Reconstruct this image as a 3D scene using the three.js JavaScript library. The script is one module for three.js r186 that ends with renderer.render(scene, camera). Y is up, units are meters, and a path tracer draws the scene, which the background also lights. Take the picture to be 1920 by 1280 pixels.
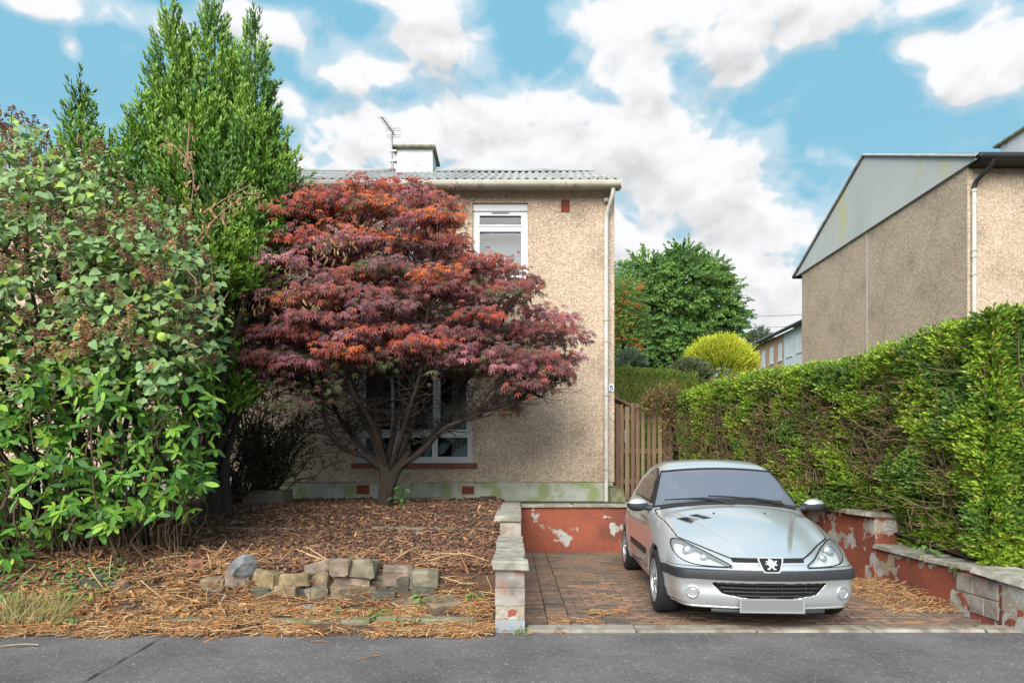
import * as THREE from 'three';
import { mergeGeometries, mergeVertices } from 'three/addons/utils/BufferGeometryUtils.js';
import { RoundedBoxGeometry } from 'three/addons/geometries/RoundedBoxGeometry.js';
import { TextGeometry } from 'three/addons/geometries/TextGeometry.js';
import { FontLoader } from 'three/addons/loaders/FontLoader.js';
import { createNoise3D, createNoise2D } from 'simplex-noise';

// ---------------------------------------------------------------- camera, sky, sun, exposure
const F = 1230, EYE = 1.41, HORIZON = 865;              // focal length in photo pixels, eye height, horizon row
const scene = new THREE.Scene();
const camera = new THREE.PerspectiveCamera(2 * Math.atan(640 / F) * 180 / Math.PI, 1.5, 0.1, 900);
camera.position.set(0, EYE, 0);
camera.lookAt(0, EYE, -1);
camera.setViewOffset(1920, 1280, 0, 640 - HORIZON, 1920, 1280);
const renderer = new THREE.WebGLRenderer({ antialias: true });
renderer.toneMapping = THREE.LinearToneMapping;
renderer.toneMappingExposure = 1.48;
renderer.shadowMap.enabled = true;

function rng(seed) { let a = seed >>> 0; return () => { a = (a + 0x6d2b79f5) | 0; let t = Math.imul(a ^ (a >>> 15), 1 | a); t = (t + Math.imul(t ^ (t >>> 7), 61 | t)) ^ t; return ((t ^ (t >>> 14)) >>> 0) / 4294967296; }; }
const smooth = (a, b, x) => { const t = Math.min(1, Math.max(0, (x - a) / (b - a))); return t * t * (3 - 2 * t); };
const lerp = (a, b, t) => a + (b - a) * t, clamp = (x, a = 0, b = 1) => Math.min(b, Math.max(a, x));
const n3 = createNoise3D(rng(11)), n2 = createNoise2D(rng(12));
const fbm3 = (x, y, z, o = 4) => { let s = 0, a = 0.5; for (let i = 0; i < o; i++) { s += a * n3(x, y, z); x *= 2.03; y *= 2.03; z *= 2.03; a *= 0.5; } return s; };

{ // broken summer cloud: cumulus banks over blue, the same kind of sky all the way round
  const banks = [[740, 270, 150, 70], [900, 285, 190, 85], [1060, 255, 130, 90], [1200, 270, 140, 75], [1290, 320, 110, 85], [1150, 410, 300, 120], [1340, 470, 190, 130], [1450, 580, 150, 80], [700, 340, 160, 60],
    [1250, 20, 150, 62], [1400, 40, 170, 55], [1530, 15, 120, 55], [1150, 60, 60, 35], [1860, 110, 110, 80], [1900, 60, 90, 65], [1800, 150, 70, 35], [1760, 0, 160, 25],
    [510, 62, 80, 42], [440, 28, 70, 32], [200, 10, 180, 34], [60, 4, 110, 28], [850, 82, 78, 48], [790, 60, 60, 38], [740, 0, 150, 24], [130, 90, 26, 26],
    [650, 145, 75, 26], [545, 185, 36, 30], [720, 132, 60, 20], [1212, 160, 46, 36], [1395, 142, 62, 32], [1730, 82, 46, 26], [560, 340, 60, 40]]
    .map(([x, y, rx, ry]) => { const az = Math.atan((x - 960) / F), r = Math.cos(az); return [az, Math.atan((HORIZON - y) / F * r), rx / F * r * r, ry / F * r * 0.9]; });
  const half = Math.atan(960 / F), W = 4096, Hh = 2048, data = new Float32Array(W * Hh * 4);
  const cover = (az, el, x, y, z) => {
    let a = ((az + half) % (4 * half) + 4 * half) % (4 * half); a = a > 2 * half ? 4 * half - a : a; a -= half;
    let s = 0;
    for (const [ba, be, ra, re] of banks) { const u = (a - ba) / ra, v = (el - be) / re, q = u * u + v * v; if (q < 6) s += Math.exp(-q * 1.15); }
    s = Math.min(s, 1.0);
    const high = smooth(0.56, 0.75, el) * (0.45 + 0.5 * n3(x * 1.6 + 4, y * 1.6, z * 1.6));
    const wx = n3(x * 9, y * 11, z * 9 + 3), wy = n3(x * 9 + 9, y * 11, z * 9), f = fbm3(x * 8 + wx * 0.16, y * 12 + wy * 0.16, z * 8, 6), p = 1 - Math.abs(n3(x * 17 + 2, y * 24, z * 17)) * 1.6, p2 = 1 - Math.abs(n3(x * 38, y * 50, z * 38 + 5)) * 1.6;
    return Math.max(s, high) * 0.95 + 0.80 * f + 0.13 * p * Math.min(1, s * 1.6) + 0.07 * p2 * Math.min(1, s * 1.6) - 0.06;
  };
  for (let j = 0; j < Hh; j++) {
    for (let i = 0; i < W; i++) {
      const o = (j * W + i) * 4, fine = j > 1000 && j < 1520 && i > 540 && i < 1508;   // a quarter of the detail where nothing looks
      if (!fine && (i % 4 || j % 4)) { const q = ((j - j % 4) * W + i - i % 4) * 4; data[o] = data[q]; data[o + 1] = data[q + 1]; data[o + 2] = data[q + 2]; data[o + 3] = 1; continue; }
      const el = ((j + 0.5) / Hh - 0.5) * Math.PI, y = Math.sin(el), c = Math.cos(el), az0 = ((i + 0.5) / W - 0.5) * 2 * Math.PI, x = Math.cos(az0) * c, z = Math.sin(az0) * c;
      const e = Math.max(0, el), t = Math.exp(-e * 4.6);
      let col = [lerp(0.152, 0.35, t), lerp(0.372, 0.50, t), lerp(0.505, 0.575, t)];
      if (el > -0.06) {
        const az = Math.atan2(x, -z), d = cover(az, e, x, y, z), k = Math.max(smooth(0.36, 0.84, d), 0.42 * smooth(0.06, 0.55, d));
        if (k > 0) {
          const above = cover(az, e + 0.03, x, y + 0.03, z), body = clamp((d - 0.85) * 0.35 + (above - d) * 0.9 + 0.22 + 0.55 * fbm3(x * 7 + 7, y * 12, z * 7, 4), 0, 1);
          const g = lerp(0.66, 0.46, body);
          col = [lerp(col[0], g, k), lerp(col[1], g * 1.005, k), lerp(col[2], g * 1.03, k)];
        }
      } else col = [0.20, 0.20, 0.19];
      data[o] = col[0]; data[o + 1] = col[1]; data[o + 2] = col[2]; data[o + 3] = 1;
    }
  }
  const sky = new THREE.DataTexture(data, W, Hh, THREE.RGBAFormat, THREE.FloatType);
  sky.mapping = THREE.EquirectangularReflectionMapping; sky.magFilter = THREE.LinearFilter; sky.needsUpdate = true;
  scene.background = sky; scene.environment = sky;
}
const sun = new THREE.DirectionalLight(new THREE.Color().setRGB(1, 0.955, 0.885), 4.4);
sun.position.set(-9, 21, 18); sun.target.position.set(0, 1, -9); scene.add(sun, sun.target);
sun.castShadow = true; sun.shadow.radius = 100; sun.shadow.mapSize.set(4096, 4096);
Object.assign(sun.shadow.camera, { left: -16, right: 16, top: 16, bottom: -16, near: 1, far: 80 });

// ---------------------------------------------------------------- helpers
const V = (x, y, z) => new THREE.Vector3(x, y, z);
const at = (px, py, d) => V((px - 960) / F * d, EYE - (py - HORIZON) / F * d, -d);   // a point seen in the photograph at distance d
const taken = {};
const numbered = (name) => { const n = taken[name] = (taken[name] ?? -1) + 1; return n ? name + '_' + String(n).padStart(3, '0') : name; };
const lit = (o) => { o.castShadow = o.receiveShadow = true; return o; };
function thing(name, label, category, group, pos) {
  const o = new THREE.Group(); o.name = numbered(name); o.userData = { label, category }; if (group) o.userData.group = group;
  if (pos) o.position.copy(pos); scene.add(o); return o;
}
function mesh(name, geo, mat, parent) { const m = lit(new THREE.Mesh(Array.isArray(geo) ? merge(geo) : geo, mat)); m.name = parent ? name : numbered(name); (parent ?? scene).add(m); return m; }
function solo(name, geo, mat, label, category, group) { const m = mesh(name, geo, mat); m.userData = { label, category }; if (group) m.userData.group = group; return m; }
function ground(name, geo, mat) { const m = mesh(name, geo, mat); m.userData.kind = 'structure'; return m; }
function merge(list) {
  const hasColor = list.some((g) => g.attributes.color);
  return mergeGeometries(list.map((g) => {
    g = g.index ? g.toNonIndexed() : g.clone();
    if (!g.attributes.uv) g.setAttribute('uv', new THREE.BufferAttribute(new Float32Array(g.attributes.position.count * 2), 2));
    if (!g.attributes.normal) g.computeVertexNormals();
    for (const k of Object.keys(g.attributes)) if (!['position', 'normal', 'uv', ...(hasColor ? ['color'] : [])].includes(k)) g.deleteAttribute(k);
    if (hasColor && !g.attributes.color) g.setAttribute('color', new THREE.BufferAttribute(new Float32Array(g.attributes.position.count * 3).fill(1), 3));
    return g;
  }));
}
function boxUV(g, ox = 0, oy = 0) { // uv in metres, from the side each face looks to
  g = g.index ? g.toNonIndexed() : g;
  const p = g.attributes.position, uv = new Float32Array(p.count * 2), a = V(), b = V(), c = V();
  for (let i = 0; i < p.count; i += 3) {
    a.fromBufferAttribute(p, i); b.fromBufferAttribute(p, i + 1).sub(a); c.fromBufferAttribute(p, i + 2).sub(a); b.cross(c);
    const x = Math.abs(b.x), y = Math.abs(b.y), z = Math.abs(b.z), k = y >= x && y >= z ? 1 : x > z ? 0 : 2;
    for (let j = i; j < i + 3; j++) { uv[j * 2] = (k === 0 ? p.getZ(j) : p.getX(j)) + ox; uv[j * 2 + 1] = (k === 1 ? p.getZ(j) : p.getY(j)) + oy; }
  }
  g.setAttribute('uv', new THREE.BufferAttribute(uv, 2));
  return g;
}
function box(x0, x1, y0, y1, z0, z1, r = 0) { // a box between two corners, edges rounded by r
  const w = x1 - x0, h = y1 - y0, d = z1 - z0;
  const g = r ? new RoundedBoxGeometry(w, h, d, 2, r) : new THREE.BoxGeometry(w, h, d);
  g.translate((x0 + x1) / 2, (y0 + y1) / 2, (z0 + z1) / 2);
  return boxUV(g);
}
function tube(pts, radii, sides = 6) { // tapered tube through points
  const n = pts.length, pos = [], nor = [], uv = [], idx = [], t = V(), u = V(), w = V(), ref = V(0.31, 0.2, 0.93);
  let len = 0;
  for (let i = 0; i < n; i++) {
    t.copy(pts[Math.min(n - 1, i + 1)]).sub(pts[Math.max(0, i - 1)]).normalize();
    u.copy(ref).addScaledVector(t, -ref.dot(t)); if (u.lengthSq() < 1e-4) u.set(1, 0, 0).addScaledVector(t, -t.x); u.normalize(); w.crossVectors(t, u);
    if (i) len += pts[i].distanceTo(pts[i - 1]);
    const r = Array.isArray(radii) ? (radii.length === 2 ? lerp(radii[0], radii[1], i / (n - 1)) : radii[i]) : radii;
    for (let k = 0; k <= sides; k++) {
      const a = k / sides * Math.PI * 2, c = Math.cos(a), s = Math.sin(a), nx = u.x * c + w.x * s, ny = u.y * c + w.y * s, nz = u.z * c + w.z * s;
      pos.push(pts[i].x + nx * r, pts[i].y + ny * r, pts[i].z + nz * r); nor.push(nx, ny, nz); uv.push(k / sides * r * 6.28, len);
    }
    if (i) for (let k = 0; k < sides; k++) { const a = (i - 1) * (sides + 1) + k, b = a + sides + 1; idx.push(a, a + 1, b, b, a + 1, b + 1); }
  }
  for (const e of [0, n - 1]) { const c = pos.length / 3, b = e * (sides + 1); t.copy(pts[e]).sub(pts[e ? n - 2 : 1]).normalize(); pos.push(pts[e].x, pts[e].y, pts[e].z); nor.push(t.x, t.y, t.z); uv.push(0, 0); for (let k = 0; k < sides; k++) e ? idx.push(c, b + k, b + k + 1) : idx.push(c, b + k + 1, b + k); }
  const g = new THREE.BufferGeometry();
  g.setAttribute('position', new THREE.Float32BufferAttribute(pos, 3)); g.setAttribute('normal', new THREE.Float32BufferAttribute(nor, 3)); g.setAttribute('uv', new THREE.Float32BufferAttribute(uv, 2)); g.setIndex(idx);
  return g;
}
const curve = (pts, n) => new THREE.CatmullRomCurve3(pts, false, 'centripetal').getPoints(n);
function stone(w, h, d, seed, rough = 0.13, det = 5, lean = 1) { // an irregular block
  const r = rng(seed * 7919 + 3), g = mergeVertices(new RoundedBoxGeometry(w, h, d, 3, Math.min(w, h, d) * (0.08 + 0.12 * r())).deleteAttribute('normal').deleteAttribute('uv'), 1e-4);
  const p = g.attributes.position, o = r() * 50, m = Math.min(w, h, d), sk = (r() - 0.5) * 0.3 * lean, tp = (r() - 0.5) * 0.25 * lean;
  for (let i = 0; i < p.count; i++) {
    const x = p.getX(i), y = p.getY(i), z = p.getZ(i), q = det / Math.max(w, h, d);
    const k = rough * m;
    p.setXYZ(i, x * (1 + tp * y / h) + sk * y * 0.5 + k * n3(x * q + o, y * q, z * q), y + k * n3(x * q, y * q + o, z * q) + sk * 0.3 * x, z + k * n3(x * q, y * q, z * q + o));
  }
  g.computeVertexNormals();
  return boxUV(g, r() * 3, r() * 3);
}
const lin = (r, g, b) => new THREE.Color().setRGB(r, g, b);

// ---------------------------------------------------------------- textures
function lattice(seed, cells) { // tiling value noise on 0..1
  const r = rng(seed), t = new Float32Array(cells * cells).map(() => r());
  return (u, v) => {
    u = (u - Math.floor(u)) * cells; v = (v - Math.floor(v)) * cells;
    const x = Math.floor(u), y = Math.floor(v), fx = u - x, fy = v - y, sx = fx * fx * (3 - 2 * fx), sy = fy * fy * (3 - 2 * fy), x1 = (x + 1) % cells, y1 = (y + 1) % cells, a = t[(y % cells) * cells + x % cells], b = t[(y % cells) * cells + x1], c = t[y1 * cells + x % cells], d = t[y1 * cells + x1];
    return (a + (b - a) * sx) * (1 - sy) + (c + (d - c) * sx) * sy;
  };
}
function tfbm(seed, cells, oct) { const f = []; for (let i = 0; i < oct; i++) f.push(lattice(seed + i * 17, cells << i)); return (u, v) => { let s = 0, a = 0.5, n = 0; for (const q of f) { s += a * q(u, v); n += a; a *= 0.5; } return s / n; }; }
const enc = (x) => Math.round(255 * clamp(x <= 0.0031308 ? x * 12.92 : 1.055 * Math.pow(x, 1 / 2.4) - 0.055));
function texture(w, h, tile, fn, srgb = true) { // fn(u, v) -> linear [r, g, b]
  const d = new Uint8Array(w * h * 4);
  for (let j = 0, o = 0; j < h; j++) for (let i = 0; i < w; i++, o += 4) {
    const c = fn((i + 0.5) / w, (j + 0.5) / h);
    d[o] = srgb ? enc(c[0]) : 255 * clamp(c[0]); d[o + 1] = srgb ? enc(c[1]) : 255 * clamp(c[1]); d[o + 2] = srgb ? enc(c[2]) : 255 * clamp(c[2]); d[o + 3] = 255;
  }
  const t = new THREE.DataTexture(d, w, h); t.wrapS = t.wrapT = THREE.RepeatWrapping; t.magFilter = THREE.LinearFilter; if (srgb) t.colorSpace = THREE.SRGBColorSpace;
  const [tx, ty] = Array.isArray(tile) ? tile : [tile, tile]; t.repeat.set(1 / tx, 1 / ty); t.needsUpdate = true;
  return t;
}
const grey = (w, h, tile, fn) => texture(w, h, tile, (u, v) => { const x = fn(u, v); return [x, x, x]; }, false);
const std = (o) => new THREE.MeshStandardMaterial(o);
const mix3 = (a, b, t) => [lerp(a[0], b[0], t), lerp(a[1], b[1], t), lerp(a[2], b[2], t)];
function harling(seed, stones, base) { // pebble-dash: stones thrown on render
  const N = 1024, r = rng(seed), col = new Float32Array(N * N * 3), hgt = new Float32Array(N * N), big = tfbm(seed + 5, 5, 3), mid = tfbm(seed + 9, 40, 2);
  for (let i = 0; i < N * N; i++) { hgt[i] = 0.15 + 0.1 * r(); const k = 0.85 + 0.3 * r(); for (let c = 0; c < 3; c++) col[i * 3 + c] = base[c] * k; }
  for (let k = 0; k < 24000; k++) {
    const cx = r() * N, cy = r() * N, ra = 2.6 + r() * r() * 6, rb = ra * (0.55 + 0.45 * r()), a = r() * 3.14, ca = Math.cos(a), sa = Math.sin(a), s = stones[Math.floor(r() * stones.length)], j = 0.8 + 0.4 * r(), lift = 0.45 + 0.5 * r();
    for (let y = Math.floor(cy - ra); y <= cy + ra; y++) for (let x = Math.floor(cx - ra); x <= cx + ra; x++) {
      const dx = x - cx, dy = y - cy, u = (dx * ca + dy * sa) / ra, v = (-dx * sa + dy * ca) / rb, q = u * u + v * v;
      if (q < 1) { const o = ((y + N) % N) * N + (x + N) % N; hgt[o] = lift * (1 - q * 0.7) + 0.1; for (let c = 0; c < 3; c++) col[o * 3 + c] = s[c] * j; }
    }
  }
  const look = (u, v) => (Math.floor(v * N) % N) * N + Math.floor(u * N) % N;
  const map = texture(N, N, 1.9, (u, v) => { const o = look(u, v) * 3, k = 0.68 + 0.30 * big(u, v) + 0.22 * (mid(u, v) - 0.5); return [col[o] * k, col[o + 1] * k, col[o + 2] * k]; });
  return std({ map, bumpMap: grey(N, N, 1.9, (u, v) => hgt[look(u, v)]), bumpScale: 0.010, roughness: 0.95 });
}
const M = {};
M.harling = harling(21, [[0.70, 0.53, 0.37], [0.60, 0.41, 0.27], [0.76, 0.65, 0.53], [0.46, 0.32, 0.22], [0.66, 0.48, 0.35], [0.80, 0.70, 0.59], [0.38, 0.26, 0.19], [0.72, 0.55, 0.41]], [0.58, 0.44, 0.32]);
{ // asphalt with pale chippings
  const r = rng(31), N = 1024, s = new Float32Array(N * N), c = new Float32Array(N * N);
  for (let i = 0; i < N * N; i++) { s[i] = r(); }
  for (let k = 0; k < 5200; k++) { const x = r() * N | 0, y = r() * N | 0, z = r() < 0.08 ? 6 : r() < 0.4 ? 4 : 2; for (let a = 0; a < z; a++) for (let b = 0; b < z; b++) c[((y + b) % N) * N + (x + a) % N] = (0.10 + 0.5 * r() * r()) * (r() < 0.25 ? -0.35 : 1); }
  const big = tfbm(32, 4, 4), mid = tfbm(36, 60, 2), at_ = (u, v) => (Math.floor(v * N) % N) * N + Math.floor(u * N) % N;
  M.asphalt = std({ map: texture(N, N, 2.6, (u, v) => { const o = at_(u, v), k = 0.104 * (0.30 + 1.05 * big(u, v) + 0.45 * s[o] + 0.3 * (mid(u, v) - 0.5)), p = Math.max(-0.03, c[o] * 0.7); return [k * 1.13 + p, k * 1.0 + p, k * 1.0 + p]; }), bumpMap: grey(N, N, 2.6, (u, v) => 0.5 * s[at_(u, v)] + 0.5 * mid(u, v)), bumpScale: 0.006, roughness: 0.88 });
}
const concreteTex = (seed, tile, a, b, stain, share) => {
  const f = tfbm(seed, 4, 6), g = tfbm(seed + 40, 6, 5), h = tfbm(seed + 80, 128, 2);
  return texture(512, 512, tile, (u, v) => { const k = f(u, v), q = h(u, v); let c = mix3(a, b, clamp((k - 0.3) * 2.2)); const s = smooth(share - 0.02, share + 0.16, g(u, v) * 0.8 + 0.2 * q); c = mix3(c, stain, s * 0.8); const j = 0.84 + 0.32 * q; return [c[0] * j, c[1] * j, c[2] * j]; });
};
const roughBump = grey(512, 512, 0.7, (() => { const f = tfbm(51, 6, 6); return (u, v) => f(u, v); })());
const concrete = (seed, a, b, stain, share, tile = 1.1) => std({ map: concreteTex(seed, tile, a, b, stain, share), bumpMap: roughBump, bumpScale: 0.012, roughness: 0.93 });
M.plinth = concrete(61, [0.31, 0.32, 0.25], [0.48, 0.47, 0.41], [0.22, 0.27, 0.09], 0.41, 1.7);
M.coping = concrete(62, [0.29, 0.265, 0.215], [0.44, 0.41, 0.35], [0.19, 0.17, 0.125], 0.50, 0.6);
M.kerb = concrete(63, [0.24, 0.21, 0.17], [0.38, 0.345, 0.29], [0.15, 0.115, 0.085], 0.46, 0.7);
M.block = concrete(64, [0.17, 0.15, 0.13], [0.36, 0.32, 0.285], [0.27, 0.13, 0.09], 0.58, 0.5);
M.gutter = concrete(65, [0.40, 0.37, 0.30], [0.52, 0.49, 0.41], [0.22, 0.19, 0.12], 0.56, 1.6);
M.roof = concrete(66, [0.27, 0.27, 0.265], [0.40, 0.40, 0.39], [0.14, 0.14, 0.12], 0.55, 1.8);
M.mossy = concrete(67, [0.16, 0.13, 0.09], [0.28, 0.25, 0.19], [0.10, 0.12, 0.03], 0.45, 0.6);
function paint(seed, left, tile = 1.6) { // brick-red masonry paint, flaked to render and undercoat where it has come away
  const f = tfbm(seed, 7, 6), g = tfbm(seed + 50, 11, 5), h = tfbm(seed + 90, 90, 2), e = tfbm(seed + 130, 3, 4);
  const gone = (u, v) => smooth(left, left + 0.025, f(u, v) * 0.75 + 0.25 * g(u, v));
  return std({
    map: texture(768, 768, tile, (u, v) => { const k = gone(u, v), j = 0.8 + 0.4 * h(u, v), red = mix3([0.29, 0.078, 0.042], [0.17, 0.05, 0.034], smooth(0.3, 0.7, e(u, v))), bare = mix3([0.33, 0.27, 0.21], [0.41, 0.40, 0.375], smooth(0.45, 0.6, g(u, v))); const c = mix3(red, bare, k); return [c[0] * j, c[1] * j, c[2] * j]; }),
    bumpMap: grey(768, 768, tile, (u, v) => 0.75 - 0.35 * gone(u, v) + 0.25 * h(u, v)), bumpScale: 0.010, roughness: 0.85,
  });
}
M.redPaint = paint(71, 0.615, 1.7); M.redFlaked = paint(72, 0.495, 1.5); M.redRemains = paint(73, 0.40, 0.9);
M.bluePaint = concrete(74, [0.24, 0.28, 0.32], [0.34, 0.38, 0.42], [0.36, 0.30, 0.25], 0.60, 0.5);
function woodTex(seed, a, b, tile) { const f = tfbm(seed, 3, 5), r = lattice(seed + 3, 64), q = lattice(seed + 5, 8); return texture(256, 512, tile, (u, v) => { const g = r(u + 0.05 * f(u, v), v * 0.06), k = clamp(0.55 * g + 0.45 * f(u, v)); const c = mix3(a, b, k), j = 0.85 + 0.3 * q(u, v); return [c[0] * j, c[1] * j, c[2] * j]; }); }
const barkBump = grey(256, 512, [0.25, 0.6], (() => { const r = lattice(81, 32), f = tfbm(82, 8, 4); return (u, v) => 0.6 * r(u + 0.1 * f(u, v), v * 0.25) + 0.4 * f(u, v); })());
const bark = (seed, a, b) => std({ map: woodTex(seed, a, b, [0.25, 0.6]), bumpMap: barkBump, bumpScale: 0.012, roughness: 0.95 });
M.bark = bark(83, [0.016, 0.012, 0.009], [0.058, 0.040, 0.029]); M.barkDark = bark(84, [0.03, 0.022, 0.017], [0.085, 0.06, 0.042]); M.twig = bark(85, [0.20, 0.125, 0.065], [0.42, 0.29, 0.17]);
M.fence = [0, 1, 2].map((k) => std({ map: woodTex(90 + k, [[0.10, 0.058, 0.036], [0.12, 0.072, 0.045], [0.15, 0.105, 0.055]][k], [[0.22, 0.13, 0.082], [0.25, 0.155, 0.095], [0.28, 0.205, 0.11]][k], [0.12, 0.8]), roughness: 0.9, bumpMap: barkBump, bumpScale: 0.002 }));
M.weathered = std({ map: woodTex(95, [0.13, 0.10, 0.075], [0.26, 0.21, 0.16], [0.15, 0.5]), roughness: 0.95 });
M.white = std({ color: lin(0.58, 0.59, 0.60), roughness: 0.35 });
M.pipe = concrete(97, [0.50, 0.48, 0.42], [0.62, 0.60, 0.55], [0.40, 0.36, 0.28], 0.64, 0.9);
M.blackPlastic = std({ color: lin(0.018, 0.018, 0.02), roughness: 0.5 });
M.flashing = concrete(98, [0.38, 0.38, 0.38], [0.48, 0.48, 0.48], [0.28, 0.26, 0.22], 0.6);
M.ventRed = std({ color: lin(0.27, 0.055, 0.03), roughness: 0.85 });
M.sill = std({ color: lin(0.20, 0.055, 0.038), roughness: 0.7 });
M.dark = std({ color: lin(0.02, 0.02, 0.02), roughness: 0.9 });
M.pane = new THREE.MeshPhysicalMaterial({ color: lin(0.93, 0.95, 0.95), transmission: 1, thickness: 0, roughness: 0.02, ior: 1.45, specularIntensity: 0.55 });
M.steel = std({ color: lin(0.30, 0.29, 0.27), metalness: 0.7, roughness: 0.5 });

// ---------------------------------------------------------------- ground
const profile = [[5.0, -0.05], [5.28, -0.006], [5.38, 0.015], [5.55, 0.045], [5.95, 0.13], [6.08, 0.22], [6.22, 0.40], [7, 0.44], [8, 0.53], [8.5, 0.61], [9.3, 0.735], [10, 0.745], [12, 0.75]];
function along(table, x) { if (x <= table[0][0]) return table[0][1]; for (let i = 1; i < table.length; i++) if (x <= table[i][0]) return lerp(table[i - 1][1], table[i][1], (x - table[i - 1][0]) / (table[i][0] - table[i - 1][0])); return table[table.length - 1][1]; }
const gardenY = (x, d) => { // the bank to the road is looser away from the stones
  d += smooth(6, 5.5, d) * (0.05 * n2(x * 0.9, 40) + 0.035 * n2(x * 3.1, 41) + 0.02 * n2(x * 9, 42));
  const bank = smooth(-2.6, -3.6, x), k = along(profile, d), soft = along([[5.0, -0.05], [5.28, -0.006], [5.38, 0.015], [5.6, 0.07], [6.1, 0.24], [6.6, 0.40], [7, 0.44], [8, 0.53], [8.5, 0.61], [9.3, 0.735], [10, 0.745], [12, 0.75]], d);
  return lerp(k, soft, bank) + smooth(5.3, 6, d) * 0.018 * n2(x * 2.3, d * 2.3) + smooth(5.4, 6.4, d) * 0.012 * n2(x * 7, d * 7);
};
const hillY = (x, d) => 0.72 + smooth(11.6, 22, d) * 2.0 + Math.max(0, d - 22) * 0.1 + smooth(4.5, 10, x) * 0.35 * smooth(5.4, 9, d) - smooth(9.5, 5.4, d) * 0.28;
function field(x0, x1, nx, d0, d1, nd, fn, pow = 1) {
  const pos = [], uv = [], idx = [];
  for (let j = 0; j <= nd; j++) for (let i = 0; i <= nx; i++) { const x = lerp(x0, x1, i / nx), d = lerp(d0, d1, Math.pow(j / nd, pow)); pos.push(x, fn(x, d), -d); uv.push(x, d); }
  for (let j = 0; j < nd; j++) for (let i = 0; i < nx; i++) { const a = j * (nx + 1) + i, b = a + nx + 1; idx.push(a, a + 1, b, b, a + 1, b + 1); }
  const g = new THREE.BufferGeometry(); g.setAttribute('position', new THREE.Float32BufferAttribute(pos, 3)); g.setAttribute('uv', new THREE.Float32BufferAttribute(uv, 2)); g.setIndex(idx); g.computeVertexNormals(); return g;
}
{
  const f = tfbm(101, 6, 5), g = tfbm(104, 50, 2);
  M.soil = std({ map: texture(512, 512, 2.2, (u, v) => { const k = 0.6 + 0.8 * f(u, v) * (0.6 + 0.8 * g(u, v)); return [0.085 * k, 0.048 * k, 0.030 * k]; }), bumpMap: grey(512, 512, 2.2, (u, v) => 0.6 * g(u, v) + 0.4 * f(u, v)), bumpScale: 0.03, roughness: 1 });
  M.grass = std({ map: texture(512, 512, 3.1, (u, v) => { const k = 0.6 + 0.8 * f(u, v) * (0.6 + 0.8 * g(u, v)), y = g(v, u); return [lerp(0.05, 0.085, y) * k, lerp(0.09, 0.10, y) * k, 0.028 * k]; }), bumpMap: grey(512, 512, 0.6, (u, v) => g(u, v)), bumpScale: 0.04, roughness: 1 });
  ground('ground', (() => { const p = new THREE.PlaneGeometry(1400, 1400); p.rotateX(-Math.PI / 2); p.translate(0, -0.08, 0); return boxUV(p); })(), M.grass);
  ground('road', (() => { const p = field(-70, 70, 140, -22, 5.4, 40, (x, d) => 0.004 * n2(x * 0.7, d * 0.7)); return p; })(), M.asphalt);
  ground('garden_bed', field(-16, -0.14, 260, 5.12, 11.7, 110, gardenY), M.soil);
  ground('hillside', field(-80, 90, 90, 10.3, 170, 60, hillY, 2.2), M.grass);
  ground('neighbour_plot', field(4.4, 60, 40, 5.5, 10.5, 12, hillY), M.soil);
  // tar joint across the asphalt
  const pts = []; for (let i = 0; i <= 30; i++) pts.push(V(lerp(-2.80, -2.62, i / 30) + 0.012 * n2(i * 0.4, 3), 0.006, -lerp(5.36, 2.2, i / 30)));
  ground('road_joint', (() => { const pos = [], idx = [], uv = []; pts.forEach((p, i) => { const w = 0.005 + 0.004 * n2(i * 0.9, 8); pos.push(p.x - w, p.y, p.z, p.x + w, p.y, p.z); uv.push(0, i * 0.1, 0.02, i * 0.1); if (i) { const a = (i - 1) * 2; idx.push(a, a + 1, a + 2, a + 2, a + 1, a + 3); } }); const g = new THREE.BufferGeometry(); g.setAttribute('position', new THREE.Float32BufferAttribute(pos, 3)); g.setAttribute('uv', new THREE.Float32BufferAttribute(uv, 2)); g.setIndex(idx); g.computeVertexNormals(); return g; })(), std({ color: lin(0.018, 0.016, 0.014), roughness: 0.9 }));
}
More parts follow.
